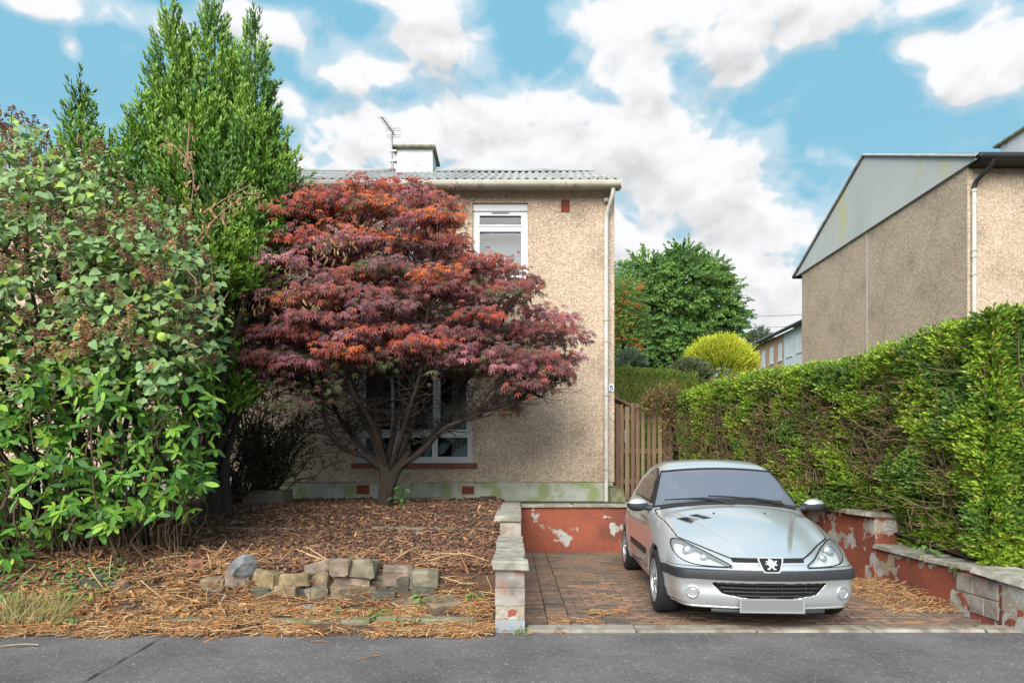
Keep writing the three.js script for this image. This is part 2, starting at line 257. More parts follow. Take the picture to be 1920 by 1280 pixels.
// driveway of brick pavers between the two low walls
const paver = (w, h, d, c = 0.006) => { // chamfered brick, top at y = 0
  const a = w / 2, b = d / 2, p = [], quad = (A, B, C, D) => p.push(...A, ...B, ...C, ...A, ...C, ...D);
  const T = [[-a + c, 0, -b + c], [a - c, 0, -b + c], [a - c, 0, b - c], [-a + c, 0, b - c]], E = [[-a, -c, -b], [a, -c, -b], [a, -c, b], [-a, -c, b]], B = E.map(([x, , z]) => [x, -h, z]);
  quad(T[3], T[2], T[1], T[0]);
  for (let k = 0; k < 4; k++) { const m = (k + 1) % 4; quad(T[k], T[m], E[m], E[k]); quad(E[k], E[m], B[m], B[k]); }
  const g = new THREE.BufferGeometry(); g.setAttribute('position', new THREE.Float32BufferAttribute(p, 3)); g.computeVertexNormals(); return boxUV(g);
};
{
  const f = tfbm(111, 4, 6), g = tfbm(114, 40, 3), tex = texture(512, 512, 0.9, (u, v) => { const k = 0.55 + 0.9 * f(u, v) * (0.5 + g(u, v)), s = smooth(0.52, 0.64, f(v + 0.3, u)); const c = mix3([0.34, 0.21, 0.145], [0.16, 0.115, 0.085], s); return [c[0] * k, c[1] * k, c[2] * k]; });
  const drive = ground('driveway', box(0.1, 4.3, -0.2, -0.028, -10.25, -5.58), M.soil);
  const tones = [[0.62, 0.62, 0.64], [0.78, 0.77, 0.77], [0.92, 0.88, 0.86], [1.04, 0.95, 0.90], [1.16, 1.02, 0.92], [1.38, 1.10, 0.86]], mats = tones.map((t) => std({ map: tex, color: lin(...t.map((x) => x * 0.92)), roughness: 0.86, bumpMap: roughBump, bumpScale: 0.006 }));
  const gV = [0, 1, 2, 3, 4].map((k) => { const g = paver(0.196, 0.06, 0.098), uv = g.attributes.uv; for (let i = 0; i < uv.count; i++) uv.setXY(i, uv.getX(i) + k * 0.37, uv.getY(i) + k * 0.23); return g; }), gA = gV[0], r = rng(115), list = [];
  for (let row = 0; row < 44; row++) {
    const d = 5.66 + row * 0.1045;
    for (let i = -2; i < 20; i++) {
      const x = i < 0 ? 0.212 + (i + 2) * 0.203 : 0.618 + (i + (row % 2) * 0.5 - (row % 2 ? 0.0 : 0)) * 0.203;
      if (x > 4.15 || d > 10.16) continue;
      list.push({ x: x + (r() - 0.5) * 0.004, y: (r() - 0.5) * 0.009, d: d + (r() - 0.5) * 0.003, k: clamp(Math.floor(2.6 + 2.3 * n2(x * 0.9 + 5, d * 1.1) + 1.2 * n2(x * 2.3, d * 2.6) + (r() - 0.5) * 2.2), 0, 5), u: (r() - 0.5) * 0.02, under: x > 1.25 && x < 3.2 && d > 5.7 && d < 9.3 });
    }
    if (row % 2) list.push({ x: 0.568, y: 0, d, k: r() * 6 | 0, u: 0, half: true });
  }
  list.sort((a, b) => (a.under - b.under) || (a.d - b.d));
  const rest = [], gH = paver(0.094, 0.06, 0.098);
  list.forEach((b, i) => {
    if (i < 290 || b.half) { const m = mesh('paving_brick', b.half ? gH : gV[i % 5], mats[b.k], drive); m.position.set(b.x, b.y, -b.d); m.rotation.set(b.u, (b.u) * 0.6, -b.u * 0.5); if (i >= 290) { drive.remove(m); } }
    if (i >= 290) rest.push(b);
  });
  const im = lit(new THREE.InstancedMesh(gA, std({ map: tex, roughness: 0.86, bumpMap: roughBump, bumpScale: 0.006 }), rest.length)), o = new THREE.Object3D();
  rest.forEach((b, i) => { o.position.set(b.x, b.y, -b.d); o.rotation.set(b.u, b.u * 0.6, -b.u * 0.5); o.scale.set(b.half ? 0.48 : 1, 1, 1); o.updateMatrix(); im.setMatrixAt(i, o.matrix); im.setColorAt(i, lin(...tones[b.k].map((x) => x * 0.92))); });
  im.name = 'paving_bricks_behind'; im.userData.kind = 'stuff'; drive.add(im);
  // kerb stones let in flush along the road
  const kerb = ground('kerb', box(0.1, 4.3, -0.25, -0.06, -5.6, -5.4), M.soil);
  const ends = [0.12, 1.03, 2.02, 2.98, 3.92, 4.5];
  for (let i = 0; i < 5; i++) { const w = ends[i + 1] - ends[i] - 0.012, s = stone(w, 0.16, 0.185, 120 + i, 0.04, 9, 0.08); const m = mesh('kerb_stone', s, M.kerb, kerb); m.position.set((ends[i] + ends[i + 1]) / 2, -0.058, -5.49); }
  // broken edging strip in the verge
  const edge = ground('verge_kerb', box(-9, -0.2, -0.25, -0.05, -5.66, -5.54), M.soil);
  for (let i = 0; i < 9; i++) { const m = mesh('edging_stone', stone(0.86, 0.16, 0.1, 140 + i, 0.1, 9, 0.2), M.mossy, edge); m.position.set(-0.72 - i * 0.92, 0.0 + 0.015 * n2(i, 2), -5.58); m.rotation.y = 0.03 * n2(i, 5); }
}

// ---------------------------------------------------------------- low walls
function coping(parent, x, y, z, w, h, d, seed, mat = M.coping) { const m = mesh('coping_slab', stone(w, h, d, seed, 0.16, 7), mat, parent); m.position.set(x, y, z); m.rotation.set(0.03 * n2(seed, 1), 0.05 * n2(seed, 2), 0.025 * n2(seed, 3)); return m; }
{
  const w = thing('garden_wall', 'low stepped block wall with rough stone coping between mulch bed and driveway', 'wall');
  const x0 = -0.141, x1 = 0.108;
  [[0, 0.099, M.bluePaint], [0.1, 0.214, M.redRemains], [0.2155, 0.362, M.block], [0.3655, 0.512, M.block]].forEach(([a, b, m], i) => mesh('block', box(x0 + 0.004 * (i % 2), x1 - 0.003 * (i % 2), a - (i ? 0 : 0.1), b, -5.80, -5.42 - 0.004 * (i % 2), 0.006), m, w));
  mesh('wall_body', box(x0 + 0.01, x1 - 0.008, -0.1, 0.51, -7.32, -5.80), M.redFlaked, w);
  mesh('block', box(x0 + 0.006, x1 - 0.004, 0.5, 0.735, -7.7, -7.3, 0.012), M.block, w);
  mesh('block', box(x0 + 0.002, x1, 0.3, 0.497, -7.7, -7.304, 0.012), M.redRemains, w);
  mesh('wall_body', box(x0 + 0.01, x1 - 0.008, -0.1, 0.70, -10.2, -7.7), M.redFlaked, w);
  coping(w, -0.017, 0.552, -5.47, 0.30, 0.07, 0.2, 201); coping(w, -0.025, 0.556, -5.86, 0.285, 0.05, 0.56, 202); coping(w, -0.02, 0.562, -6.44, 0.28, 0.05, 0.56, 203); coping(w, -0.02, 0.56, -7.0, 0.27, 0.05, 0.52, 209);
  coping(w, -0.04, 0.775, -7.72, 0.30, 0.06, 0.9, 204); coping(w, -0.015, 0.755, -8.7, 0.27, 0.06, 0.98, 205); coping(w, -0.015, 0.75, -9.7, 0.27, 0.06, 0.95, 206);
  const b = thing('back_wall', 'dull red painted low wall with patches of flaked paint at the head of the driveway', 'wall');
  mesh('wall_body', box(0.12, 4.2, -0.1, 0.70, -10.42, -10.2), M.redPaint, b);
  for (let i = 0; i < 5; i++) coping(b, 0.53 + i * 0.84, 0.722, -10.3, 0.83, 0.045, 0.3, 210 + i);
  const rw = thing('driveway_wall', 'low wall in peeling terracotta red paint below the privet hedge, stepping down to the road', 'wall');
  mesh('wall_body', box(4.21, 4.46, -0.1, 0.405, -7.6, -5.62), M.redFlaked, rw);
  mesh('wall_body', box(4.205, 4.455, -0.1, 0.765, -10.19, -7.95), M.redFlaked, rw);
  mesh('pier', box(4.2, 4.47, -0.1, 0.765, -7.95, -7.58, 0.015), M.redFlaked, rw);
  mesh('pier', box(4.19, 4.48, -0.1, 0.40, -5.62, -5.30, 0.02), M.redRemains, rw);
  mesh('wall_return', box(4.48, 14, -0.1, 0.395, -5.56, -5.33), M.redRemains, rw);
  // exposed concrete blocks where the paint and render have gone
  for (const [d0, d1, y0, y1] of [[5.66, 5.96, 0.2, 0.37], [5.66, 5.82, 0.03, 0.19], [5.83, 6.02, 0.03, 0.19], [5.97, 6.2, 0.2, 0.37]]) mesh('block', box(4.198, 4.3, y0, y1, -d1, -d0 - 0.006, 0.01), M.block, rw);
  coping(rw, 4.33, 0.432, -7.12, 0.33, 0.055, 0.92, 220); coping(rw, 4.34, 0.43, -6.3, 0.32, 0.05, 0.70, 221); coping(rw, 4.33, 0.43, -5.62, 0.36, 0.06, 0.64, 222);
  coping(rw, 4.31, 0.79, -7.82, 0.37, 0.055, 0.52, 223); coping(rw, 4.32, 0.79, -8.62, 0.34, 0.055, 1.05, 224); coping(rw, 4.32, 0.79, -9.65, 0.34, 0.055, 1.0, 225);
  for (let i = 0; i < 9; i++) coping(rw, 5.05 + i * 1.06, 0.42, -5.44, 1.05, 0.055, 0.32, 230 + i);
}

// ---------------------------------------------------------------- the house
const HD = 11.4;                                       // distance of the front wall
const at2 = (x, y, d = HD) => at(x, y, d);
function shapeWall(outline, holes, depth) { const s = new THREE.Shape(outline.map(([a, b]) => new THREE.Vector2(a, b))); for (const [a0, a1, b0, b1] of holes) s.holes.push(new THREE.Path([[a0, b0], [a0, b1], [a1, b1], [a1, b0]].map(([a, b]) => new THREE.Vector2(a, b)))); return new THREE.ExtrudeGeometry(s, { depth, bevelEnabled: false }); }
function corrugated(x0, x1, dE, yE, dR, yR, period, amp, thick, step = 8) { // a sheet from eave to ridge
  const n = Math.round((x1 - x0) / period * step), pos = [], uv = [], idx = [], rows = 3;
  for (const lay of [0, 1]) for (let j = 0; j < rows; j++) for (let i = 0; i <= n; i++) {
    const x = lerp(x0, x1, i / n), t = j / (rows - 1), y = lerp(yE, yR, t) + amp * Math.cos(2 * Math.PI * (x - x0) / period) - lay * thick; pos.push(x, y, -lerp(dE, dR, t)); uv.push(x, t * 4.2);
  }
  const N = n + 1, L = N * rows;
  for (let j = 0; j < rows - 1; j++) for (let i = 0; i < n; i++) { const a = j * N + i; idx.push(a, a + 1, a + N, a + N, a + 1, a + N + 1); idx.push(L + a, L + a + N, L + a + 1, L + a + N, L + a + N + 1, L + a + 1); }
  for (let i = 0; i < n; i++) { idx.push(i, L + i, i + 1, i + 1, L + i, L + i + 1); }
  for (const e of [0, n]) for (let j = 0; j < rows - 1; j++) { const a = j * N + e; idx.push(a, a + N, L + a, L + a, a + N, L + a + N); }
  const g = new THREE.BufferGeometry(); g.setAttribute('position', new THREE.Float32BufferAttribute(pos, 3)); g.setAttribute('uv', new THREE.Float32BufferAttribute(uv, 2)); g.setIndex(idx); const q = g.toNonIndexed(); q.computeVertexNormals(); return q;
}
function windowUnit(house, x0, x1, y0, y1, d, panes, opts = {}) { // panes: [x0, x1, y0, y1] in the same metres
  const w = new THREE.Group(); w.name = 'window'; house.add(w);
  const frame = shapeWall([[x0 + 0.003, y0 + 0.003], [x1 - 0.003, y0 + 0.003], [x1 - 0.003, y1 - 0.003], [x0 + 0.003, y1 - 0.003]], panes.map(([a, b, c, e]) => [a, b, c, e]), 0.06); frame.translate(0, 0, -d - 0.13);
  mesh('frame', boxUV(frame), M.white, w);
  for (const [a, b, c, e] of panes) {
    const bead = shapeWall([[a - 0.025, c - 0.025], [b + 0.025, c - 0.025], [b + 0.025, e + 0.025], [a - 0.025, e + 0.025]], [[a + 0.008, b - 0.008, c + 0.008, e - 0.008]], 0.014); bead.translate(0, 0, -d - 0.0705); mesh('sash', boxUV(bead), M.white, w);
    mesh('pane', box(a - 0.004, b + 0.004, c - 0.004, e + 0.004, -d - 0.104, -d - 0.098), M.pane, w);
  }
  if (opts.sill) mesh('sill', box(x0 - 0.08, x1 + 0.08, y0 - 0.085, y0, -d - 0.14, -d + 0.07, 0.008), opts.sill, w);
  return w;
}
const house = thing('house', 'two-storey pebble-dashed house with corrugated roof behind the red maple', 'house');
{
  const X0 = -10.6, X1 = 1.78, Y0 = 1.058, Y1 = 6.18, D = HD, DB = 18.4, DR = 14.9, YR = 7.93;
  const u = (px) => at2(px, 0).x, v = (py) => at2(0, py).y;
  const lower = [u(668), u(886), v(868), v(683)], up1 = [u(886), u(990), v(527), v(380)], up2 = [u(706), u(831), v(527), v(380)];
  const front = shapeWall([[X0, Y0], [X1, Y0], [X1, Y1], [X0, Y1]], [lower, up1, up2], 0.28); front.translate(0, 0, -D - 0.28);
  mesh('front_wall', boxUV(front), M.harling, house);
  const gable = (x) => { const g = shapeWall([[-D - 0.28, Y0], [-D - 0.28, Y1 + 0.03], [-DR, YR - 0.06], [-DB, Y1 + 0.03], [-DB, Y0]], [], 0.26); g.rotateY(-Math.PI / 2); g.applyMatrix4(new THREE.Matrix4().makeTranslation(x, 0, 0)); return boxUV(g); };
  mesh('gable_wall', gable(X1), M.harling, house); mesh('gable_wall', gable(X0 + 0.26), M.harling, house);
  mesh('back_wall', box(X0 + 0.26, X1 - 0.26, Y0, Y1, -DB, -DB + 0.26), M.harling, house);
  mesh('plinth', [box(X0 + 0.02, X1 - 0.02, 0.3, Y0, -D - 0.3, -D - 0.02), box(X1 - 0.24, X1 - 0.02, 0.3, Y0, -DB, -D - 0.3), box(X0 + 0.02, X0 + 0.24, 0.3, Y0, -DB, -D - 0.3), box(X0 + 0.24, X1 - 0.24, 0.3, Y0, -DB, -DB + 0.22)], M.plinth, house);
  mesh('upper_floor', box(X0 + 0.26, X1 - 0.26, 3.45, 3.62, -DB + 0.27, -D - 0.285), M.weathered, house);
  mesh('lower_floor', box(X0 + 0.26, X1 - 0.26, 0.95, 1.06, -DB + 0.27, -D - 0.31), M.weathered, house);
  mesh('partition', box(X0 + 0.3, X1 - 0.3, 1.07, 3.44, -15.2, -15.1), std({ color: lin(0.32, 0.31, 0.29), roughness: 0.9 }), house);
  mesh('partition', box(X0 + 0.3, X1 - 0.3, 3.63, 6.1, -15.2, -15.1), std({ color: lin(0.42, 0.42, 0.42), roughness: 0.9 }), house);
  // roof
  const roof = mesh('roof', corrugated(X0 - 0.1, X1 + 0.07, D - 0.30, 6.195, DR, 7.99, 0.15, 0.024, 0.012), M.roof, house);
  mesh('roof_back', corrugated(X0 - 0.1, X1 + 0.07, DB + 0.3, 6.195, DR, 7.99, 0.15, 0.024, 0.012), M.roof, roof);
  mesh('ridge', (() => { const g = shapeWall([[-0.2, -0.07], [0, 0.045], [0.2, -0.07], [0.2, -0.045], [0, 0.07], [-0.2, -0.045]], [], X1 - X0 + 0.19); g.rotateY(Math.PI / 2); g.translate(X0 - 0.11, 7.99, -DR); return boxUV(g); })(), M.roof, roof);
  mesh('soffit', box(X0 - 0.1, X1 + 0.08, 6.105, 6.135, -D + 0.001, -D + 0.19), M.gutter, house);
  // deep gutter
  const gp = []; for (let i = 0; i <= 10; i++) { const a = Math.PI * (1 + i / 10); gp.push([Math.cos(a) * 0.08, Math.sin(a) * 0.07]); } gp.push([0.08, 0.04], [0.066, 0.04], [0.066, 0]); for (let i = 10; i >= 0; i--) { const a = Math.PI * (1 + i / 10); gp.push([Math.cos(a) * 0.066, Math.sin(a) * 0.056]); } gp.push([-0.066, 0.04], [-0.08, 0.04]);
  const gut = shapeWall(gp, [], X1 - X0 + 0.16); gut.rotateY(Math.PI / 2); gut.translate(X0 - 0.1, 6.115, -D + 0.29);
  const gutter = mesh('gutter', boxUV(gut), M.gutter, house);
  mesh('end_cap', box(X1 + 0.058, X1 + 0.07, 6.04, 6.158, -D + 0.205, -D + 0.375), M.gutter, gutter);
  for (const px of [640, 857, 1060]) mesh('joint', (() => { const g = new THREE.TorusGeometry(0.083, 0.012, 6, 14, Math.PI); g.rotateZ(Math.PI); g.rotateY(Math.PI / 2); g.translate((px - 960) / F * 11.1, 6.115, -D + 0.29); return g; })(), M.gutter, gutter);
  // downpipe with swan neck
  const dp = at2(1136, 0).x, z = -D + 0.065;
  const pipe = mesh('downpipe', tube([V(dp + 0.09, 6.06, -D + 0.27), V(dp + 0.085, 5.96, -D + 0.26), V(dp + 0.05, 5.82, -D + 0.17), V(dp + 0.012, 5.7, z), V(dp, 5.55, z), V(dp, 0.72, z)], 0.038, 14), M.pipe, house);
  for (const py of [378, 600, 640, 740, 878]) mesh('collar', (() => { const g = new THREE.CylinderGeometry(0.047, 0.047, 0.055, 16); g.translate(dp, v(py), z); return g; })(), M.pipe, pipe);
  // windows
  const win = windowUnit(house, ...lower, D, [[u(683), u(733), v(806), v(692)], [u(747), u(812), v(806), v(692)], [u(824), u(875), v(806), v(692)], [u(683), u(735), v(857), v(819)], [u(748), u(810), v(857), v(819)], [u(819), u(877), v(857), v(819)]], { sill: M.sill });
  const head = (w, [x0, x1, , y1]) => { mesh('head_board', box(x0 + 0.006, x1 - 0.006, y1 - 0.125, y1 - 0.004, -D - 0.066, -D - 0.045), M.white, w); mesh('trickle_vent', box((x0 + x1) / 2 - 0.15, (x0 + x1) / 2 + 0.15, y1 - 0.17, y1 - 0.152, -D - 0.07, -D - 0.05), M.blackPlastic, w); };
  const w1 = windowUnit(house, ...up1, D, [[u(898), u(978), v(420), v(401)], [u(898), u(978), v(516), v(431)]], { sill: M.sill }); head(w1, up1);
  const w2 = windowUnit(house, ...up2, D, [[u(718), u(762), v(516), v(401)], [u(774), u(819), v(420), v(401)], [u(774), u(819), v(516), v(431)]], { sill: M.sill });
  const blind = std({ color: lin(0.105, 0.125, 0.155), roughness: 0.9 });
  mesh('roller_blind', box(up1[0] + 0.06, up1[1] - 0.06, up1[2] + 0.03, up1[3] - 0.13, -D - 0.30, -D - 0.296), blind, w1);
  mesh('roller_blind', box(up2[0] + 0.06, up2[1] - 0.06, up2[2] + 0.4, up2[3] - 0.05, -D - 0.30, -D - 0.296), blind, w2);
  const cf = []; for (let k = 0; k < 2; k++) { const a = k ? lower[1] - 0.36 : lower[0] + 0.06; for (let i = 0; i < 7; i++) cf.push(tube([V(a + i * 0.05, 3.05, -D - 0.36 + 0.02 * (i % 2)), V(a + i * 0.05, 1.4, -D - 0.36 + 0.02 * (i % 2))], 0.032, 8)); }
  cf.forEach((g) => mesh('curtain_fold', g, std({ color: lin(0.16, 0.16, 0.17), roughness: 0.95 }), win));
  // clay air bricks
  for (const [a, b, c, e, z0, nx, ny] of [[1052, 1068, 397, 375, D, 4, 6], [668, 692, 926, 909, D + 0.02, 7, 4], [866, 889, 926, 911, D + 0.02, 7, 4]]) {
    const x0 = u(a), x1 = u(b), y0 = v(c), y1 = v(e), cells = [], t = 0.008, cw = (x1 - x0 - t * 2) / nx, ch = (y1 - y0 - t * 2) / ny;
    for (let i = 0; i < nx; i++) for (let j = 0; j < ny; j++) cells.push([x0 + t + i * cw + cw * 0.2, x0 + t + (i + 1) * cw - cw * 0.2, y0 + t + j * ch + ch * 0.2, y0 + t + (j + 1) * ch - ch * 0.2]);
    const g = shapeWall([[x0, y0], [x1, y0], [x1, y1], [x0, y1]], cells, 0.02); g.translate(0, 0, -z0 + 0.002);
    const vent = mesh('air_brick', boxUV(g), M.ventRed, house); mesh('vent_back', box(x0 + 0.004, x1 - 0.004, y0 + 0.004, y1 - 0.004, -z0 + 0.0005, -z0 + 0.004), M.dark, vent);
  }
  // chimney
  const cx0 = (742 - 960) / F * 14.6, cx1 = (811 - 960) / F * 14.6, cy1 = EYE + (HORIZON - 279) / F * 14.6;
  const chimney = mesh('chimney', box(cx0, cx1, 7.6, cy1 - 0.26, -15.35, -14.6, 0.006), std({ map: concreteTex(251, 1.4, [0.58, 0.59, 0.60], [0.68, 0.69, 0.70], [0.40, 0.38, 0.34], 0.62), roughness: 0.9 }), house);
  mesh('chimney_panel', box(cx0 + 0.002, cx1 - 0.003, cy1 - 0.25, cy1, -15.35, -14.605, 0.006), chimney.material, chimney);
  mesh('cap', box(cx0 - 0.07, cx1 + 0.07, cy1, cy1 + 0.05, -15.5, -14.5, 0.008), M.mossy, chimney);
  mesh('flue', (() => { const g = new THREE.CylinderGeometry(0.15, 0.17, 0.09, 16); g.translate((cx0 + cx1) / 2 + 0.08, cy1 + 0.09, -15); return g; })(), M.mossy, chimney);
  // house number
  const np = thing('number_plate', 'small white plate with house number 5 beside the downpipe', 'sign');
  const nx0 = u(1141.5), nx1 = u(1151), ny0 = v(733.5), ny1 = v(720);
  mesh('plate', box(nx0, nx1, ny0, ny1, -D - 0.004, -D + 0.018, 0.003), std({ color: lin(0.62, 0.66, 0.70), roughness: 0.4 }), np);
  const font = await new FontLoader().loadAsync('fonts/droid/droid_sans_bold.typeface.json');
  const five = new TextGeometry('5', { font, size: 0.082, depth: 0.004, curveSegments: 4 }); five.translate((nx0 + nx1) / 2 - 0.03, (ny0 + ny1) / 2 - 0.041, -D + 0.0185); mesh('numeral', five, std({ color: lin(0.02, 0.03, 0.09), roughness: 0.5 }), np);
  // aerial on the chimney
  const a = thing('television_aerial', 'yagi television aerial on a mast strapped to the white chimney', 'aerial');
  const md = 14.55, m0 = at(736, 318, md), m1 = at(734, 246, md);
  mesh('mast', tube([V(m0.x, 7.75, -md), m1], 0.022, 8), M.steel, a);
  const b0 = V(m1.x + 0.05, m1.y - 0.03, -md - 0.1), b1 = at(715, 219, 13.85);
  mesh('boom', tube([b0, b1], 0.014, 6), M.steel, a);
  for (let i = 0; i < 10; i++) { const p = b0.clone().lerp(b1, 0.28 + i * 0.078); mesh('director', tube([V(p.x - 0.085, p.y, p.z), V(p.x + 0.085, p.y, p.z)], 0.006, 5), M.steel, a); }
  for (const dy of [-0.1, -0.05, 0.05, 0.1]) mesh('reflector', tube([V(b0.x - 0.16, b0.y + dy, b0.z + 0.1), V(b0.x + 0.16, b0.y + dy, b0.z + 0.1)], 0.007, 5), M.steel, a);
  mesh('reflector_bar', tube([V(b0.x, b0.y - 0.11, b0.z + 0.1), V(b0.x, b0.y + 0.11, b0.z + 0.1)], 0.009, 5), M.steel, a);
  for (const y of [8.06, 8.28]) mesh('bracket', box(m1.x - 0.03, cx0 + 0.02, y, y + 0.04, -14.62, -14.53), M.steel, a);
  // yellow flowers on the sill inside
  const fl = thing('vase_of_flowers', 'vase of yellow flowers behind the lower window glass', 'flowers', null, V(u(763), 1.385, -D - 0.21));
  mesh('vase', new THREE.LatheGeometry([[0.0, 0], [0.045, 0], [0.06, 0.08], [0.04, 0.2], [0.05, 0.24]].map(([x, y]) => new THREE.Vector2(x, y)), 14), std({ color: lin(0.25, 0.28, 0.3), roughness: 0.25 }), fl);
  const r = rng(260), petal = std({ color: lin(0.75, 0.42, 0.01), roughness: 0.6 }), green = std({ color: lin(0.05, 0.10, 0.03), roughness: 0.7 });
  for (let i = 0; i < 6; i++) { const e = V((r() - 0.5) * 0.3, 0.5 + 0.12 * r(), (r() - 0.5) * 0.1); mesh('stem', tube([V(0, 0.15, 0), V(e.x * 0.5, 0.35, e.z * 0.5), e], 0.005, 4), green, fl);
    const ps = []; for (let k = 0; k < 7; k++) { const g = new THREE.SphereGeometry(0.026, 7, 5); g.scale(1, 0.35, 0.55); g.translate(0.028, 0, 0); g.rotateY(k * 0.9); ps.push(g); } const m = mesh('flower', ps, petal, fl); m.position.copy(e); m.rotation.set(1.0 + r() * 0.5, 0, (r() - 0.5)); }
}
// mossy lump of concrete at the foot of the downpipe
{ const s = solo('concrete_block', stone(0.26, 0.34, 0.22, 271, 0.14), M.mossy, 'mossy broken concrete lump at the foot of the white downpipe', 'concrete'); s.position.set(1.80, 0.82, -11.28); }

// ---------------------------------------------------------------- neighbour on the right
{
  const n = thing('neighbour_house', 'pebble-dashed neighbour house with grey clad gable above the hedge', 'house');
  const X = 8.55, X1 = 17, D = 12.3, DB = 19.33, DR = 15.8, YE = 6.96, YR = 8.66, Y0 = 0.6;
  const g = shapeWall([[-D + 0, Y0], [-D + 0, YE], [-DB, YE], [-DB, Y0]], [], 0.26); g.rotateY(-Math.PI / 2); g.translate(X + 0.26, 0, 0); mesh('gable_wall', boxUV(g), M.harling, n);
  mesh('front_wall', box(X + 0.26, X1, Y0, YE, -D - 0.26, -D), M.harling, n);
  mesh('corner_bead', box(X - 0.006, X + 0.11, Y0, YE - 0.02, -D - 0.05, -D + 0.006), M.harling, n);
  mesh('back_wall', box(X + 0.26, X1, Y0, YE, -DB, -DB + 0.26), M.harling, n);
  mesh('far_wall', box(X1 - 0.26, X1, Y0, YE, -DB + 0.26, -D - 0.26), M.harling, n);
  mesh('joint_strip', box(X - 0.008, X + 0.01, Y0, YE - 0.03, -15.815, -15.775), std({ color: lin(0.50, 0.47, 0.43), roughness: 0.8 }), n);
  const f = tfbm(281, 5, 4), h = tfbm(284, 3, 5), q = tfbm(288, 20, 3);
  const clad = std({ map: texture(512, 512, [4, 6], (u, v) => { const s = smooth(0.47, 0.66, f(u * 1.0, v * 0.12) * 0.75 + 0.25 * q(u, v)), k = 0.85 + 0.3 * h(u, v); const c = mix3([0.53, 0.53, 0.515], [0.56, 0.51, 0.28], s); return [c[0] * k, c[1] * k, c[2] * k]; }), roughness: 0.8 });
  for (const [a, b] of [[-D + 0.18, -DR + 0.006], [-DR - 0.006, -DB - 0.18]]) { const end = a === -D + 0.18 ? a : b, mid = end === a ? b : a; const s = shapeWall([[end + (end === a ? 0.1 : -0.1), YE - 0.02], [mid, YE - 0.02], [mid, YR + 0.085], [end + (end === a ? 0.1 : -0.1), YE + 0.01]], [], 0.05); s.rotateY(-Math.PI / 2); s.translate(X - 0.01, 0, 0); mesh('cladding_panel', boxUV(s), clad, n); }
  const roof = mesh('roof', corrugated(X - 0.08, X1 + 0.1, D - 0.32, YE + 0.06, DR, YR + 0.13, 0.15, 0.024, 0.012), M.roof, n);
  mesh('roof_back', corrugated(X - 0.08, X1 + 0.1, DB + 0.32, YE + 0.06, DR, YR + 0.13, 0.15, 0.024, 0.012), M.roof, roof);
  const verge = (d0, y0, d1, y1) => tube([V(X - 0.09, y0, -d0), V(X - 0.09, y1, -d1)], 0.035, 4);
  mesh('verge_trim', verge(D - 0.33, YE + 0.03, DR, YR + 0.13), M.flashing, roof); mesh('verge_trim', verge(DB + 0.34, YE + 0.03, DR, YR + 0.13), M.roof, roof);
  mesh('gutter', [tube([V(X - 0.05, YE + 0.0, -D + 0.38), V(X1, YE + 0.0, -D + 0.38)], 0.07, 10), box(X + 0.02, X1, YE - 0.06, YE - 0.02, -D + 0.0, -D + 0.33)], M.blackPlastic, n);
  mesh('back_gutter', tube([V(X - 0.1, YE - 0.0, -DB - 0.38), V(X1, YE, -DB - 0.38)], 0.065, 8), M.blackPlastic, n);
  const p = at(1821, 0, D).x + 0.02;
  mesh('swan_neck', tube([V(p + 0.13, YE - 0.03, -D + 0.38), V(p + 0.12, YE - 0.14, -D + 0.36), V(p + 0.02, YE - 0.33, -D + 0.1), V(p, YE - 0.42, -D + 0.06), V(p, YE - 0.5, -D + 0.06)], 0.042, 10), M.blackPlastic, n);
  mesh('downpipe', tube([V(p, YE - 0.46, -D + 0.06), V(p, Y0, -D + 0.06)], 0.04, 12), M.pipe, n);
  for (const py of [360, 470, 482, 515]) mesh('collar', (() => { const c = new THREE.CylinderGeometry(0.05, 0.05, 0.06, 14); c.translate(p, at(0, py, D).y, -D + 0.06); return c; })(), M.pipe, n);
  const ch = mesh('chimney', box(12.15, 13.1, 8.2, 9.25, -16.3, -15.3, 0.006), std({ map: concreteTex(291, 1.4, [0.46, 0.48, 0.50], [0.56, 0.58, 0.60], [0.34, 0.33, 0.30], 0.62), roughness: 0.9 }), n);
  mesh('cap', box(12.06, 13.2, 9.25, 9.31, -16.45, -15.15, 0.008), M.mossy, ch);
  // terrace further up the hill
  const row = thing('terrace_houses', 'far terrace, tan and white upper storeys with white windows, over the hedge', 'house');
  const RX = 19, dOf = (px) => RX * F / (px - 960), yOf = (py, d) => EYE - (py - HORIZON) / F * d, RE = EYE + 0.472 * RX;
  const wins = [[1428, 1435.5, 657, 687], [1443, 1451, 650, 681], [1459, 1467, 643, 675], [1475.7, 1486, 633, 667], [1494.5, 1505, 624, 659]].map(([a, b, t, o]) => { const d0 = dOf(a), d1 = dOf(b), dm = (d0 + d1) / 2; return [-d0, -d1, yOf(o, dm), yOf(t, dm)]; });
  const holes = (z0, z1) => wins.filter(([a, b]) => a > z0 && b < z1);
  const part = (d0, d1, m) => { const s = shapeWall([[-d1, 3.5], [-d0, 3.5], [-d0, RE], [-d1, RE]], holes(-d1, -d0), 0.25); s.rotateY(-Math.PI / 2); s.translate(RX + 0.25, 0, 0); mesh('facade', boxUV(s), m, row); };
  part(45.8, 52.6, std({ map: M.harling.map, color: lin(0.8, 0.66, 0.55), roughness: 0.95 })); part(34, 45.8, std({ color: lin(0.56, 0.58, 0.60), roughness: 0.9 }));
  mesh('end_wall', [box(RX + 0.25, RX + 7, 3.5, RE, -52.6, -52.35), box(RX + 0.25, RX + 7, 3.5, RE, -34.25, -34), box(RX + 6.75, RX + 7, 3.5, RE, -52.3, -34.3)], M.harling, row);
